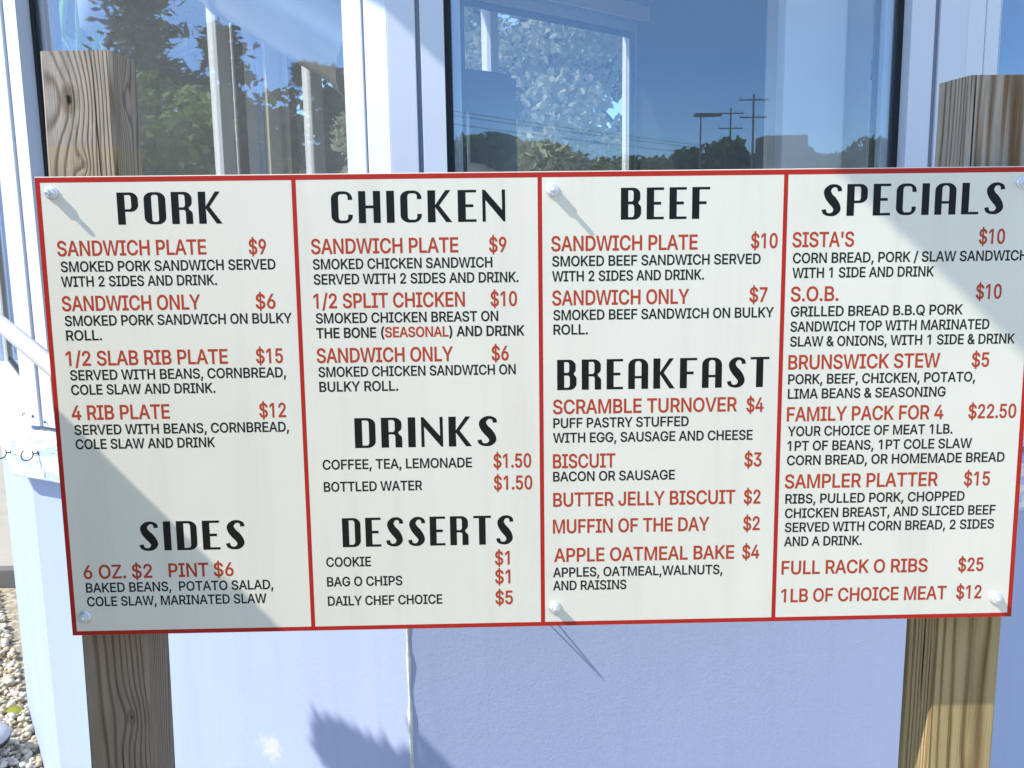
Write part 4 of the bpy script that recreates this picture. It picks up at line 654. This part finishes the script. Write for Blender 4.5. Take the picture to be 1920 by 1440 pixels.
DECO = {   # heading letters, cap height 1: (advance width, outlines)
 'P': (.62, [[(0, 0), (0, 1)]+arc(.40, .78, .22, .22, 90, 0)+arc(.40, .62, .22, .22, 0, -90)+[(.20, .40), (.20, 0)],
             [(.20, .92)]+arc(.36, .83, .08, .09, 90, 0)+arc(.36, .57, .08, .09, 0, -90)+[(.20, .48)]]),
 'O': (.64, [arc(.40, .78, .24, .22, 0, 90)+arc(.24, .78, .24, .22, 90, 180)+arc(.24, .22, .24, .22, 180, 270)+arc(.40, .22, .24, .22, 270, 360),
             arc(.36, .84, .09, .08, 0, 90)+arc(.29, .84, .09, .08, 90, 180)+arc(.29, .16, .09, .08, 180, 270)+arc(.36, .16, .09, .08, 270, 360)]),
 'R': (.63, [[(0, 0), (0, 1)]+arc(.39, .79, .22, .21, 90, 0)+arc(.39, .68, .22, .19, 0, -60)+arc(.42, .30, .20, .17, 60, 0)+[(.62, 0), (.44, 0)]+arc(.35, .36, .09, .08, 0, 90)+[(.20, .44), (.20, 0)],
             [(.20, .92)]+arc(.34, .83, .09, .09, 90, 0)+arc(.34, .62, .09, .10, 0, -90)+[(.20, .52)]]),
 'K': (.69, [[(0, 0), (0, 1), (.20, 1), (.20, .54), (.53, 1), (.65, 1), (.31, .53), (.69, 0), (.54, 0), (.20, .47), (.20, 0)]]),
 'C': (.60, [[(.60, .73)]+arc(.37, .77, .23, .23, 0, 90)+arc(.25, .77, .25, .23, 90, 180)+arc(.25, .23, .25, .23, 180, 270)+arc(.37, .23, .23, .23, 270, 360)+[(.60, .27), (.50, .27)]+arc(.40, .19, .10, .10, 0, -90)+arc(.28, .19, .10, .10, 270, 180)+arc(.28, .81, .10, .10, 180, 90)+arc(.40, .81, .10, .10, 90, 0)+[(.50, .73)]]),
 'H': (.62, [[(0, 0), (0, 1), (.18, 1), (.18, .55), (.44, .55), (.44, 1), (.62, 1), (.62, 0), (.44, 0), (.44, .46), (.18, .46), (.18, 0)]]),
 'I': (.20, [[(0, 0), (0, 1), (.20, 1), (.20, 0)]]),
 'N': (.65, [[(0, 0), (0, 1), (.05, 1), (.585, .36), (.585, 1), (.65, 1), (.65, 0), (.62, 0), (.065, .68), (.065, 0)]]),
 'B': (.62, [[(0, 0), (0, 1)]+arc(.38, .80, .21, .20, 90, 0)+arc(.40, .67, .19, .16, 0, -50)+arc(.40, .36, .22, .17, 50, 0)+arc(.40, .22, .22, .22, 0, -90),
             [(.20, .92)]+arc(.33, .83, .08, .09, 90, 0)+arc(.33, .65, .08, .08, 0, -90)+[(.20, .57)], [(.20, .48)]+arc(.34, .38, .09, .10, 90, 0)+arc(.34, .18, .09, .10, 0, -90)+[(.20, .08)]]),
 'E': (.52, [[(0, 0), (0, 1), (.52, 1), (.52, .92), (.20, .92), (.20, .55), (.43, .55), (.43, .46), (.20, .46), (.20, .08), (.52, .08), (.52, 0)]]),
 'F': (.54, [[(0, 0), (0, 1), (.54, 1), (.54, .92), (.20, .92), (.20, .55), (.43, .55), (.43, .46), (.20, .46), (.20, 0)]]),
 'S': (.58, [stroke([(.545, .78, .10), (.52, .89, .10), (.40, .955, .09), (.25, .92, .13), (.155, .79, .19), (.20, .63, .23), (.32, .48, .26), (.43, .33, .23), (.465, .19, .19), (.37, .07, .13), (.21, .045, .09), (.09, .10, .10), (.05, .21, .10)])]),
 'L': (.52, [[(0, 0), (0, 1), (.20, 1), (.20, .08), (.52, .08), (.52, 0)]]),
 'A': (.64, [[(0, 0)]+arc(.25, .76, .25, .24, 180, 90)+arc(.39, .76, .25, .24, 90, 0)+[(.64, 0), (.45, 0), (.45, .35), (.19, .35), (.19, 0)],
             [(.19, .43)]+arc(.29, .81, .10, .11, 180, 90)+arc(.35, .81, .10, .11, 90, 0)+[(.45, .43)]]),
 'T': (.60, [[(0, .92), (0, 1), (.60, 1), (.60, .92), (.40, .92), (.40, 0), (.20, 0), (.20, .92)]]),
 'D': (.62, [[(0, 0), (0, 1)]+arc(.38, .78, .24, .22, 90, 0)+arc(.38, .22, .24, .22, 0, -90),
             [(.20, .92)]+arc(.35, .82, .10, .10, 90, 0)+arc(.35, .18, .10, .10, 0, -90)+[(.20, .08)]]),
}
def text_mesh(name, polys, mat, parent, y):
    """outlines -> one flat mesh; strokes of a letter that overlap lie on layers 15 microns apart"""
    V, F = [], []
    for lay in sorted({p[0] for p in polys}):
        cu = bpy.data.curves.new(name, 'CURVE'); cu.dimensions = '2D'; cu.fill_mode = 'BOTH'
        for _, pl_ in [p for p in polys if p[0] == lay]:
            sp = cu.splines.new('POLY'); sp.points.add(len(pl_)-1)
            for pt, (x, z) in zip(sp.points, pl_): pt.co = (x*3000, z*3000, 0, 1)
            sp.use_cyclic_u = True
        o = bpy.data.objects.new(name, cu); COL.objects.link(o)
        bpy.context.view_layer.update()
        me = bpy.data.meshes.new_from_object(o.evaluated_get(bpy.context.evaluated_depsgraph_get()))
        bpy.data.objects.remove(o); bpy.data.curves.remove(cu)
        k0 = len(V); V += [(v.co.x/3000, y-lay*.000015, v.co.y/3000) for v in me.vertices]
        F += [tuple(i+k0 for i in p.vertices) for p in me.polygons]
        bpy.data.meshes.remove(me)
    me = bpy.data.meshes.new(name); me.from_pydata(V, [], F); me.materials.append(M[mat])
    ob = bpy.data.objects.new(name, me); COL.objects.link(ob); ob.parent = parent
    return ob
def fatten(poly, d):      # push an outline outwards (left side of travel is inside for either winding)
    n = len(poly); a = sum(poly[i][0]*poly[(i+1) % n][1]-poly[(i+1) % n][0]*poly[i][1] for i in range(n))
    out = []
    for i in range(n):
        p, c_, q = Vector(poly[i-1]), Vector(poly[i]), Vector(poly[(i+1) % n])
        e1 = (c_-p); e2 = (q-c_)
        if e1.length < 1e-9 or e2.length < 1e-9: out.append(tuple(c_)); continue
        e1.normalize(); e2.normalize()
        n1 = Vector((-e1.y, e1.x)); n2 = Vector((-e2.y, e2.x)); b = n1+n2
        if b.length < 1e-6: out.append(tuple(c_)); continue
        b.normalize(); kx = min(1/max(b.dot(n1), .5), 1.6)
        out.append(tuple(c_+b*(d*kx)))
    return out
def area(q): return sum(q[i-1][0]*q[i][1]-q[i][0]*q[i-1][1] for i in range(len(q)))
def layout(s):
    x = 0; out = []
    for ch in s:
        g, adv = GL[ch]
        outer = [q for q in g if area(q) < 0]
        for q in g:
            if area(q) < 0: lay = outer.index(q)
            else:
                cx = sum(p[0] for p in q)/len(q); cz = sum(p[1] for p in q)/len(q)
                lay = [i for i, o_ in enumerate(outer) if min(p[0] for p in o_) <= cx <= max(p[0] for p in o_) and min(p[1] for p in o_) <= cz <= max(p[1] for p in o_)][0]
            out.append((lay, [(px+x, pz) for px, pz in q]))
        x += adv
    return out
def place(polys, x0, x1, zb, cap, fat, total=None):
    xs = [p[0] for _, q in (total or polys) for p in q]; a, b = min(xs), max(xs); sx = (x1-x0)/(b-a); sz = cap/509.0
    return [(lay, fatten([((px-a)*sx+x0, pz*sz+zb) for px, pz in q], fat)) for lay, q in polys]
CAPS = {'n': .0175, 'p': .0175, 'd': .0121, 's': .0121}
NM = {'n': 'item_name', 'p': 'price', 'd': 'description', 'h': 'heading'}
for kind, s, x0, x1, zb in LINES:
    if kind == 'h':
        polys = []; x = 0
        for ch in s:
            w, outl = DECO[ch]
            polys += [([(px+x, pz) for px, pz in q], i_ == 0) for i_, q in enumerate(outl)]
            x += w + .215
        tot = x-.215; sx = (x1-x0)/tot
        text_mesh('heading', [(0, [(fx, q_[1]) for (fx, fz), q_ in zip(fatten(m_, .0007*sg_), m_)]) for m_, sg_ in [([(px*sx+x0, pz*.0382+zb) for px, pz in q], 1 if (area(q) < 0) == h_ else -1) for q, h_ in polys]], 'ink_black', sg, -.00012)
    elif kind == 's':
        pre, mid_, post = s.split('|'); allp = layout(pre+mid_+post)
        n1 = len(layout(pre)); n2 = len(layout(pre+mid_))
        for nm, sub, mt in (('description', allp[:n1], 'ink_grey'), ('description', allp[n2:], 'ink_grey'), ('item_name', allp[n1:n2], 'ink_red')):
            text_mesh(nm, place(sub, x0, x1, zb, CAPS['s'], FATS*.00012, allp), mt, sg, -.00012)
    else:
        text_mesh(NM[kind], place(layout(s), x0, x1, zb, CAPS[kind], FATS*(.00010 if kind == 'd' else .00013)), 'ink_grey' if kind == 'd' else 'ink_red', sg, -.00012)

# bolts: washer, hex nut, threaded end
def bolt(x, z, rot, length):
    b = bpy.data.objects.new('bolt', None); COL.objects.link(b); b.parent = sg; b.location = (x, 0, z); b.rotation_euler = (random.uniform(-.05, .05), rot, random.uniform(-.05, .05)); b.empty_display_size = .01
    MB().lathe([(.0012, .0002), (.0074, .0002), (.0080, .0008), (.0076, .0018), (.0060, .0022), (.0012, .0023)], 28, 'y').build('washer', 'zinc', b)
    hx = [(.0062*math.cos(math.radians(60*i)), .0062*math.sin(math.radians(60*i))) for i in range(6)]
    nutm = MB().prism(hx, .0024, .0085); nutm.v = [(x_, -z_, y_) for x_, y_, z_ in nutm.v]
    nutm.f = [tuple(reversed(f)) for f in nutm.f]
    nutm.build('nut', 'zinc', b, bevel=.0006)
    prof = []; h = .0085
    while h < length-.0012: prof += [(.0031, h), (.0027, h+.0005)]; h += .001
    prof += [(.0026, length-.0008), (.0018, length), (0, length)]
    MB().lathe(prof, 14, 'y').build('thread', 'zinc', b)
for x, z, r, ln in ((-.5903, .5586, .2, .0155), (-.5914, .0254, .7, .011), (.0110, .5550, .45, .0165), (.0107, .0258, .1, .012), (.5866, .5583, .6, .015), (.5865, .0261, .3, .011)): bolt(x, z, r, ln)

# ------------------------------------------------------------------ posts
def post(name, label, mat, top, bot, w, dep, yf, chip):
    # top, bot: (x_centre, z); leaning slightly
    n = 26; vs = []; fs = []; c_ = .0035
    for i in range(n+1):
        t = i/n; z = bot[1]*(1-t)+top[1]*t; xc = bot[0]*(1-t)+top[0]*t - top[0]
        h = w/2
        sec = [(-h+c_, 0), (h-c_, 0), (h, c_), (h, dep-c_), (h-c_, dep), (-h+c_, dep), (-h, dep-c_), (-h, c_)]
        for (a, b) in sec: vs.append((xc+a+random.uniform(-.0005, .0005), -w/2+b+random.uniform(-.0003, .0003), z + (random.uniform(-.0008, .0008) if i == n else 0)))
    for i in range(n):
        for j in range(8): fs.append((i*8+j, i*8+(j+1) % 8, (i+1)*8+(j+1) % 8, (i+1)*8+j))
    fs.append(tuple(range(n*8, n*8+8))); fs.append(tuple(range(7, -1, -1)))
    if chip:
        for idx in chip: x, y, z = vs[n*8+idx]; vs[n*8+idx] = (x+.006, y-.004, z-.012)
    o = MB().add(vs, fs).build(name, mat); o.location = (top[0], yf+w/2, 0)
    return tag(o, label, 'post', 'timber posts carrying the menu board')
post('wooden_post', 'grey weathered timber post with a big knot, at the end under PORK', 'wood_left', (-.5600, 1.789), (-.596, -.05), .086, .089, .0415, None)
post('wooden_post', 'brown striped timber post at the end of the board under SPECIALS', 'wood_right', (.5790, 1.7487), (.5690, -.05), .092, .091, .0415, None)

# ------------------------------------------------------------------ small fixtures
pp = MB().tube([(-1.5109, 1.6822, 1.4842), (-1.6036, 1.6286, 1.4842), (-1.6257, 1.6097, 1.4835), (-1.6347, 1.6046, 1.4835), (-1.6284, 1.5964, 1.4823), (-1.6155, 1.5706, 1.4787), (-0.7977, 0.4988, 1.3145), (-0.7774, 0.4804, 1.3110), (-0.7712, 0.4723, 1.3098), (-0.7660, 0.4812, 1.3098), (-0.7481, 0.5023, 1.3091), (-0.6193, 0.7253, 1.3091)], .0168, 20)
tag(pp.build('grab_rail', 'white_pipe'), 'white painted grab rail slanting down behind the end of the board under PORK', 'grab rail')

def hook(p, out, label, tilt):
    """cup hook: straight shank leaving the board, then an open round hook"""
    o = Vector(out).normalized(); up = Vector((0, 0, 1)); side = up.cross(o)
    p = Vector(p); pts = [p-o*.006, p+o*.010]
    cc = p + o*.0225
    for i in range(15):
        a = math.radians(150+i*19.5)
        d_ = (o*math.cos(a) + up*math.sin(a)*1.0)*.0125
        pts.append(cc + d_ + side*tilt*i*.0002)
    h = MB().tube(pts, .0014, 8)
    h.tube([p-o*.0005, p+o*.0012], .0045, 14)
    return tag(h.build('cup_hook', 'hook_wire'), label, 'hook', 'cup hooks screwed into the sill boards')
tA = math.radians(60); nA = (-math.sin(tA), -math.cos(tA), 0); tB = math.radians(30); nB = (-math.sin(tB), -math.cos(tB), 0)
def onface(P, n, o): return tuple(Vector(P)+Vector(n)*o)
hook((-1.0741, 0.9451, 1.0843), (-.80, -.60, -.05), 'wire cup hook screwed into the peeling end of the sill board', 1)
hook((-1.1600, 1.0010, 1.074), (-.95, -.30, 0), 'wire cup hook jutting out past the corner of the sill, left of its twin', 0)
# unseen V of wire, added to cast a hook's shadow on the front wall
br = MB(); tip = (-.12, .42, 1.02)
br.tube([(-.0085, .502, .8915), tip], .0016, 8); br.tube([(.020, .502, .884), tip], .0016, 8)
tag(br.build('shadow_wire', 'hook_wire'), 'hidden V of wire behind the board, standing in for a cup hook and shaped for its wall shadow', 'bracket')

# mushroom-cap garden light
gl_ = empty('garden_light', 'low white capped garden light standing in the gravel beside the kiosk', 'garden light', (-1.605, 1.52, -.03))
MB().lathe([(0, .150), (.05, .148), (.082, .138), (.092, .124), (.090, .118)], 32).build('cap', 'lamp_cap', gl_)
MB().lathe([(.088, .1175), (.090, .104), (.055, .098), (.03, .096), (0, .096)], 32).build('collar', 'lamp_dark', gl_)
MB().lathe([(0, .095), (.026, .095), (.030, .02), (.045, 0.0)], 20).build('stem', 'lamp_cap', gl_)
def leaf(p, rot, s, mat, label):
    pts = []; n = 8
    for i in range(n+1): t = i/n; pts.append((t, math.sin(t*math.pi)**.8*.32))
    vs = [(x*s, y*s, .10*s*math.sin(x*3)+abs(y)*s*.25) for x, y in pts] + [(x*s, -y*s, .10*s*math.sin(x*3)+abs(y)*s*.25) for x, y in pts] + [(x*s, 0, .10*s*math.sin(x*3)) for x, y in pts]
    fs = []
    for i in range(n): fs += [(2*n+2+i, 2*n+3+i, i+1, i), (n+1+i, n+2+i, 2*n+3+i, 2*n+2+i)]
    lf = MB().add(vs, fs, True); lf.tube([(-.35*s, .01*s, .0), (0, 0, 0.0)], .0012, 5)
    o = lf.build('fallen_leaf', mat); o.location = p; o.rotation_euler = rot
    return tag(o, label, 'leaf', 'leaves lying on the gravel')
leaf((-1.66, 1.80, .030), (.3, .2, .4), .055, 'green_leaf', 'yellow green leaf lying on the gravel close to the wall')
leaf((-1.585, 1.66, .028), (.2, -.1, 2.2), .045, 'dry_leaf', 'dry brown leaf between the garden light and the wall')
leaf((-1.70, 1.74, .030), (-.2, .3, 3.0), .050, 'dry_leaf', 'dry tan leaf lying beside the yellow green one')

# invented fence and shrub, out of the frame, added to shade board and wall
fe = empty('shade_fence', 'unseen board fence added left of the menu board to shade it', 'fence', (-1.0, -.7, 0))
for i in range(9):
    y = -.66+i*.147; MB().box(-.012, y, .05, .012, y+.143, 1.792+ .002*(i % 2)).build('board', 'fence_board', fe, bevel=.002)
for z in (.35, 1.45): MB().box(-.052, -.66, z, -.0125, .66, z+.09).build('rail', 'fence_board', fe)

# ------------------------------------------------------------------ vegetation
def leaf_cloud(pts, size, flat=0.5, aspect=1.6, rngl=rng):
    """one quad (bent pair) per point, random tilt"""
    n = len(pts); pts = np.asarray(pts)
    a = rngl.normal(size=(n, 3)); a[:, 2] *= flat; a /= np.linalg.norm(a, axis=1)[:, None]
    b = np.cross(a, rngl.normal(size=(n, 3))); b /= np.linalg.norm(b, axis=1)[:, None]
    s = (size*rngl.uniform(.6, 1.4, n))[:, None]
    V = np.stack([pts-a*s*aspect*.5, pts+b*s*.38, pts+a*s*aspect*.5, pts-b*s*.38], 1).reshape(-1, 3)
    F = np.arange(n*4).reshape(-1, 4)
    return V, F
def np_mesh(name, V, F, mat):
    me = bpy.data.meshes.new(name); me.vertices.add(len(V)); me.vertices.foreach_set('co', V.astype(np.float32).ravel())
    me.loops.add(F.size); me.loops.foreach_set('vertex_index', F.astype(np.int32).ravel())
    me.polygons.add(len(F)); me.polygons.foreach_set('loop_start', np.arange(len(F), dtype=np.int32)*F.shape[1])
    me.update(calc_edges=True); me.materials.append(M[mat]); return me
def broad_meshes(h, rad, trunk_h, nclump, nleaf, lsize, mat, seed):
    g = np.random.default_rng(seed); tr = MB()
    tr.tube([(0, 0, -.05), (g.normal()*.03*h, g.normal()*.03*h, trunk_h), (g.normal()*.05*h, g.normal()*.05*h, h*.8)], [.035*h, .025*h, .008*h], 8)
    pts = []
    for i in range(nclump):
        th = g.uniform(0, 6.283); zz = g.uniform(0, 1)
        rr = rad*math.sqrt(g.uniform(.08, 1))*math.sqrt(max(0.05, 1-(1.7*zz-.75)**2))
        c_ = np.array([rr*math.cos(th), rr*math.sin(th), trunk_h*.85+(h-trunk_h*.85)*zz*.94])
        cr = rad*g.uniform(.14, .30)
        q = g.normal(size=(nleaf, 3)); q /= np.linalg.norm(q, axis=1)[:, None]; q *= (g.uniform(.25, 1, nleaf)**.5)[:, None]*cr
        q[:, 2] *= .75; pts.append(c_+q)
        if i % 3 == 0: tr.tube([(0, 0, c_[2]*.62), tuple(c_*np.array([.55, .55, .9])), tuple(c_)], [.012*h, .007*h, .003*h], 5)
    V, F = leaf_cloud(np.concatenate(pts), lsize, .8, 1.6, g)
    return tr.mesh('trunk', 'trunk_bark'), np_mesh('crown', V, F, mat)
def conifer_meshes(h, rad, nwh, nleaf, lsize, mat, seed):
    g = np.random.default_rng(seed); tr = MB(); tr.tube([(0, 0, -.05), (0, 0, h*.5), (0, 0, h)], [.022*h, .014*h, .002*h], 8)
    pts = []
    for i in range(nwh):
        t = (i+.5)/nwh; z = h*(.12+.86*t); L = rad*(1-t)**.75*g.uniform(.7, 1.15)+.05
        for j in range(int(4+3*(1-t))):
            th = g.uniform(0, 6.283); l = L*g.uniform(.55, 1.1); dz = -.12*l+g.normal()*.03
            tr.tube([(0, 0, z), (l*math.cos(th), l*math.sin(th), z+dz)], [.006*h*(1-t)+.004, .003], 4)
            u = g.uniform(.15, 1, nleaf); w = (1-u)*.10*l+.06*rad
            p = np.stack([u*l*math.cos(th)+g.normal(size=nleaf)*w, u*l*math.sin(th)+g.normal(size=nleaf)*w, z+u*dz+g.normal(size=nleaf)*w*.45-.03], 1)
            pts.append(p)
    V, F = leaf_cloud(np.concatenate(pts), lsize, .45, 2.2, g)
    return tr.mesh('trunk', 'trunk_bark'), np_mesh('crown', V, F, mat)
def plant(meshes, name, label, cat, loc, rz=0.0, sc=1.0, group=None):
    r = empty(name, label, cat, loc, group); r.rotation_euler = (0, 0, rz); r.scale = (sc, sc, sc)
    for me in meshes:
        o = bpy.data.objects.new(me.name.split('.')[0], me); COL.objects.link(o); o.parent = r
    return r
# trees mirrored in the left window (they stand to the left of the kiosk)
con1 = conifer_meshes(4.75, 1.6, 19, 90, .075, 'needle', 3)
plant(con1, 'conifer_tree', 'tall dark conifer behind the kiosk seen through the left window', 'tree', (-4.7, 12.8, 0))
plant(con1, 'conifer_tree', 'feathery dark conifer mirrored in the left window beside the timber post', 'tree', (-12.2, -1.5, 0), 1.0, 1.06)
plant(con1, 'conifer_tree', 'feathery conifer mirrored just left of the white mullion', 'tree', (-13.6, -2.9, 0), 2.6, .95)
plant(broad_meshes(3.1, 1.25, .4, 60, 170, .085, 'leaf_bright', 5), 'broadleaf_tree', 'yellow green bushy tree mirrored in the left window beside the white mullion', 'tree', (-10.6, -1.9, 0))
plant(broad_meshes(2.9, 1.2, .4, 60, 170, .085, 'leaf_mid', 6), 'broadleaf_tree', 'mid green bushy tree mirrored beside the timber post', 'tree', (-12.4, -.35, 0))
plant(broad_meshes(3.4, 1.6, .5, 60, 170, .10, 'leaf_dark', 8), 'broadleaf_tree', 'dark spreading tree mirrored far back in the left window', 'tree', (-15.5, -1.4, 0))
plant(broad_meshes(3.3, 1.5, .5, 60, 170, .09, 'leaf_mid', 9), 'broadleaf_tree', 'green tree mirrored in the middle of the left window', 'tree', (-11.4, -3.4, 0))
plant(broad_meshes(3.9, 1.5, .5, 60, 170, .09, 'leaf_dark', 10), 'broadleaf_tree', 'dark green tree mirrored at the inner edge of the left window', 'tree', (-11.2, -5.0, 0))
# trees behind the kiosk seen through its back windows
plant(broad_meshes(4.3, 1.7, .4, 90, 420, .058, 'leaf_silver', 11), 'broadleaf_tree', 'pale sunlit leafy tree seen through the back window', 'tree', (.2, 7.6, 0))
plant(broad_meshes(3.4, 1.7, .4, 80, 220, .09, 'leaf_bright', 12), 'broadleaf_tree', 'yellow green tree behind the kiosk left of the pale one', 'tree', (-3.9, 9.0, 0))
plant(broad_meshes(3.0, 1.5, .3, 80, 220, .09, 'leaf_mid', 13), 'broadleaf_tree', 'green leafy tree behind the kiosk at the foot of the conifer', 'tree', (-5.0, 10.4, 0))
bk = [broad_meshes(7.0, 2.9, 1.0, 60, 110, .24, m_, 50+i) for i, m_ in enumerate(('leaf_mid', 'leaf_bright', 'leaf_dark'))]
bl = ['mid green tree at the back of the lot seen through the windows', 'light green tree at the back of the lot seen through the windows', 'dark green tree at the back of the lot seen through the windows']
for i, (X, Y, s_) in enumerate(((-13.5, 15, 1.0), (-10.8, 17, 1.1), (-8.6, 18, 1.15), (-6.2, 19, 1.1), (-4.3, 20, 1.2), (-2.0, 19, .85), (.4, 20, .80), (3.0, 19, .9), (6.0, 18, .85), (9.5, 17, .9), (12.5, 14, .9), (-16, 12, 1.0), (-17.5, 9, .9))):
    plant(bk[i % 3], 'lot_tree', bl[i % 3], 'tree', (X, Y, 0), i*1.3, s_, 'trees at the back of the lot')
con2 = conifer_meshes(5.6, 1.7, 26, 60, .13, 'needle', 44)
plant(con2, 'conifer_tree', 'dark conifer with bare lower branches beside the taller one behind the kiosk', 'tree', (-6.8, 15.6, 0))
plant(con2, 'conifer_tree', 'conifer half hidden behind the white mullion of the left window', 'tree', (-3.6, 15.2, 0), 2.0, .8)
# added shrub, unseen; its tip is shaped to throw the soft wall shadow
sh = MB(); g = np.random.default_rng(21); pts = []
for (x, y, z, r_) in ((-1.705, .17, 2.035, .022), (-1.66, .15, 2.01, .035), (-1.60, .12, 1.985, .05), (-1.53, .09, 1.945, .055), (-1.46, .07, 1.90, .055), (-1.40, .06, 1.86, .055), (-1.36, .06, 1.83, .09), (-1.27, .05, 1.70, .13), (-1.25, .05, 1.54, .16), (-1.25, .05, 1.36, .16)):
    q = g.normal(size=(480, 3)); q /= np.linalg.norm(q, axis=1)[:, None]; q *= (g.uniform(.1, 1, 480)**.5)[:, None]*r_
    pts.append(q+np.array([x, y, z]))
V, F = leaf_cloud(np.concatenate(pts)-np.array([-1.25, .05, 0]), .034, .7, 1.7, g)
sh.tube([(0, 0, 0), (.02, 0, .8), (0, 0, 1.6), (.0, 0, 1.95)], [.03, .024, .015, .006], 8)
sh.tube([(0, 0, 1.6), (-.14, .01, 1.86), (-.34, .07, 1.97), (-.455, .12, 2.03)], [.010, .007, .005, .002], 6)
plant((sh.mesh('trunk', 'trunk_bark'), np_mesh('crown', V, F, 'leaf_mid')), 'shrub', 'unseen leafy shrub added left of the kiosk to shade the wall', 'shrub', (-1.25, .05, 0))
# far tree line across the road, mirrored in the centre window
far = [broad_meshes(7.0, 3.6, 1.2, 60, 90, .38, m_, 30+i) for i, m_ in enumerate(('leaf_far', 'leaf_mid', 'leaf_bright'))]
farl = ['mid green roadside tree mirrored low in the centre window', 'dark roadside tree mirrored low in the centre window', 'light green roadside tree mirrored low in the centre window']
for i in range(58):
    X = -16+i*1.15+random.uniform(-.4, .4); j = random.choice((0, 0, 1, 2, 2))
    hs = random.uniform(.80, .98) if X < 5 else (random.uniform(.66, .78) if X < 13.5 else random.uniform(.72, .88))
    plant(far[j], 'roadside_tree', farl[j], 'tree', (X, -60+random.uniform(-4, 3), 0), random.uniform(0, 6), hs, 'roadside trees mirrored in the windows')
for i in range(14):
    X = 36+i*4; plant(far[i % 3], 'roadside_tree', farl[i % 3], 'tree', (X, -40+i*5+random.uniform(-3, 3), 0), random.uniform(0, 6), random.uniform(.8, 1.1), 'roadside trees mirrored in the windows')
# utility poles, lamp and wires by the road
def pole(x, y, h, label):
    p = empty('utility_pole', label, 'utility pole', (x, y, 0), 'utility poles along the road')
    MB().tube([(0, 0, 0), (0, 0, h)], [.08, .055], 10).build('shaft', 'pole_wood', p)
    for z, w in ((h-.35, .80), (h-1.25, .75)):
        a = MB().box(-w, -.06, z, w, .06, z+.06).build('crossarm', 'pole_wood', p)
        for xx in (-w+.1, -w*.4, w*.4, w-.1): MB().lathe([(.02, z+.06), (.03, z+.10), (.02, z+.15), (0, z+.15)], 8).build('insulator', 'pole_grey', a).location = (xx, 0, 0)
    return p
pole(14.2, -52, 7.9, 'timber utility pole with two crossarms mirrored in the centre window'); pole(14.9, -60, 8.0, 'farther timber utility pole mirrored beside the nearer one'); pole(-26, -50, 9.0, 'timber utility pole beyond the far end of the tree line')
lp = empty('street_lamp', 'dark street lamp with a wide flat head mirrored in the centre window', 'street lamp', (10.95, -50, 0))
MB().tube([(0, 0, 0), (0, 0, 6.55)], [.06, .04], 8).build('shaft', 'pole_grey', lp)
MB().prism([(-.35, -.25), (.6, -.25), (1.1, 0), (.6, .25), (-.35, .25)], 6.55, 6.72).build('head', 'pole_grey', lp, bevel=.03)
for i, (z, dx) in enumerate(((7.45, 0), (7.15, .5), (6.6, 1.2))):
    n = 40; w = MB()
    w.tube([(-16.6+dx+36*u_, -29-57*u_, z-.9*(4*u_*(1-u_))*.25) for u_ in [q/n for q in range(n+1)]], .017, 5)
    tag(w.build('overhead_wire', 'lamp_dark'), ('upper', 'second', 'lowest')[i] + ' of the three overhead wires mirrored above the tree line', 'wire', 'overhead wires')
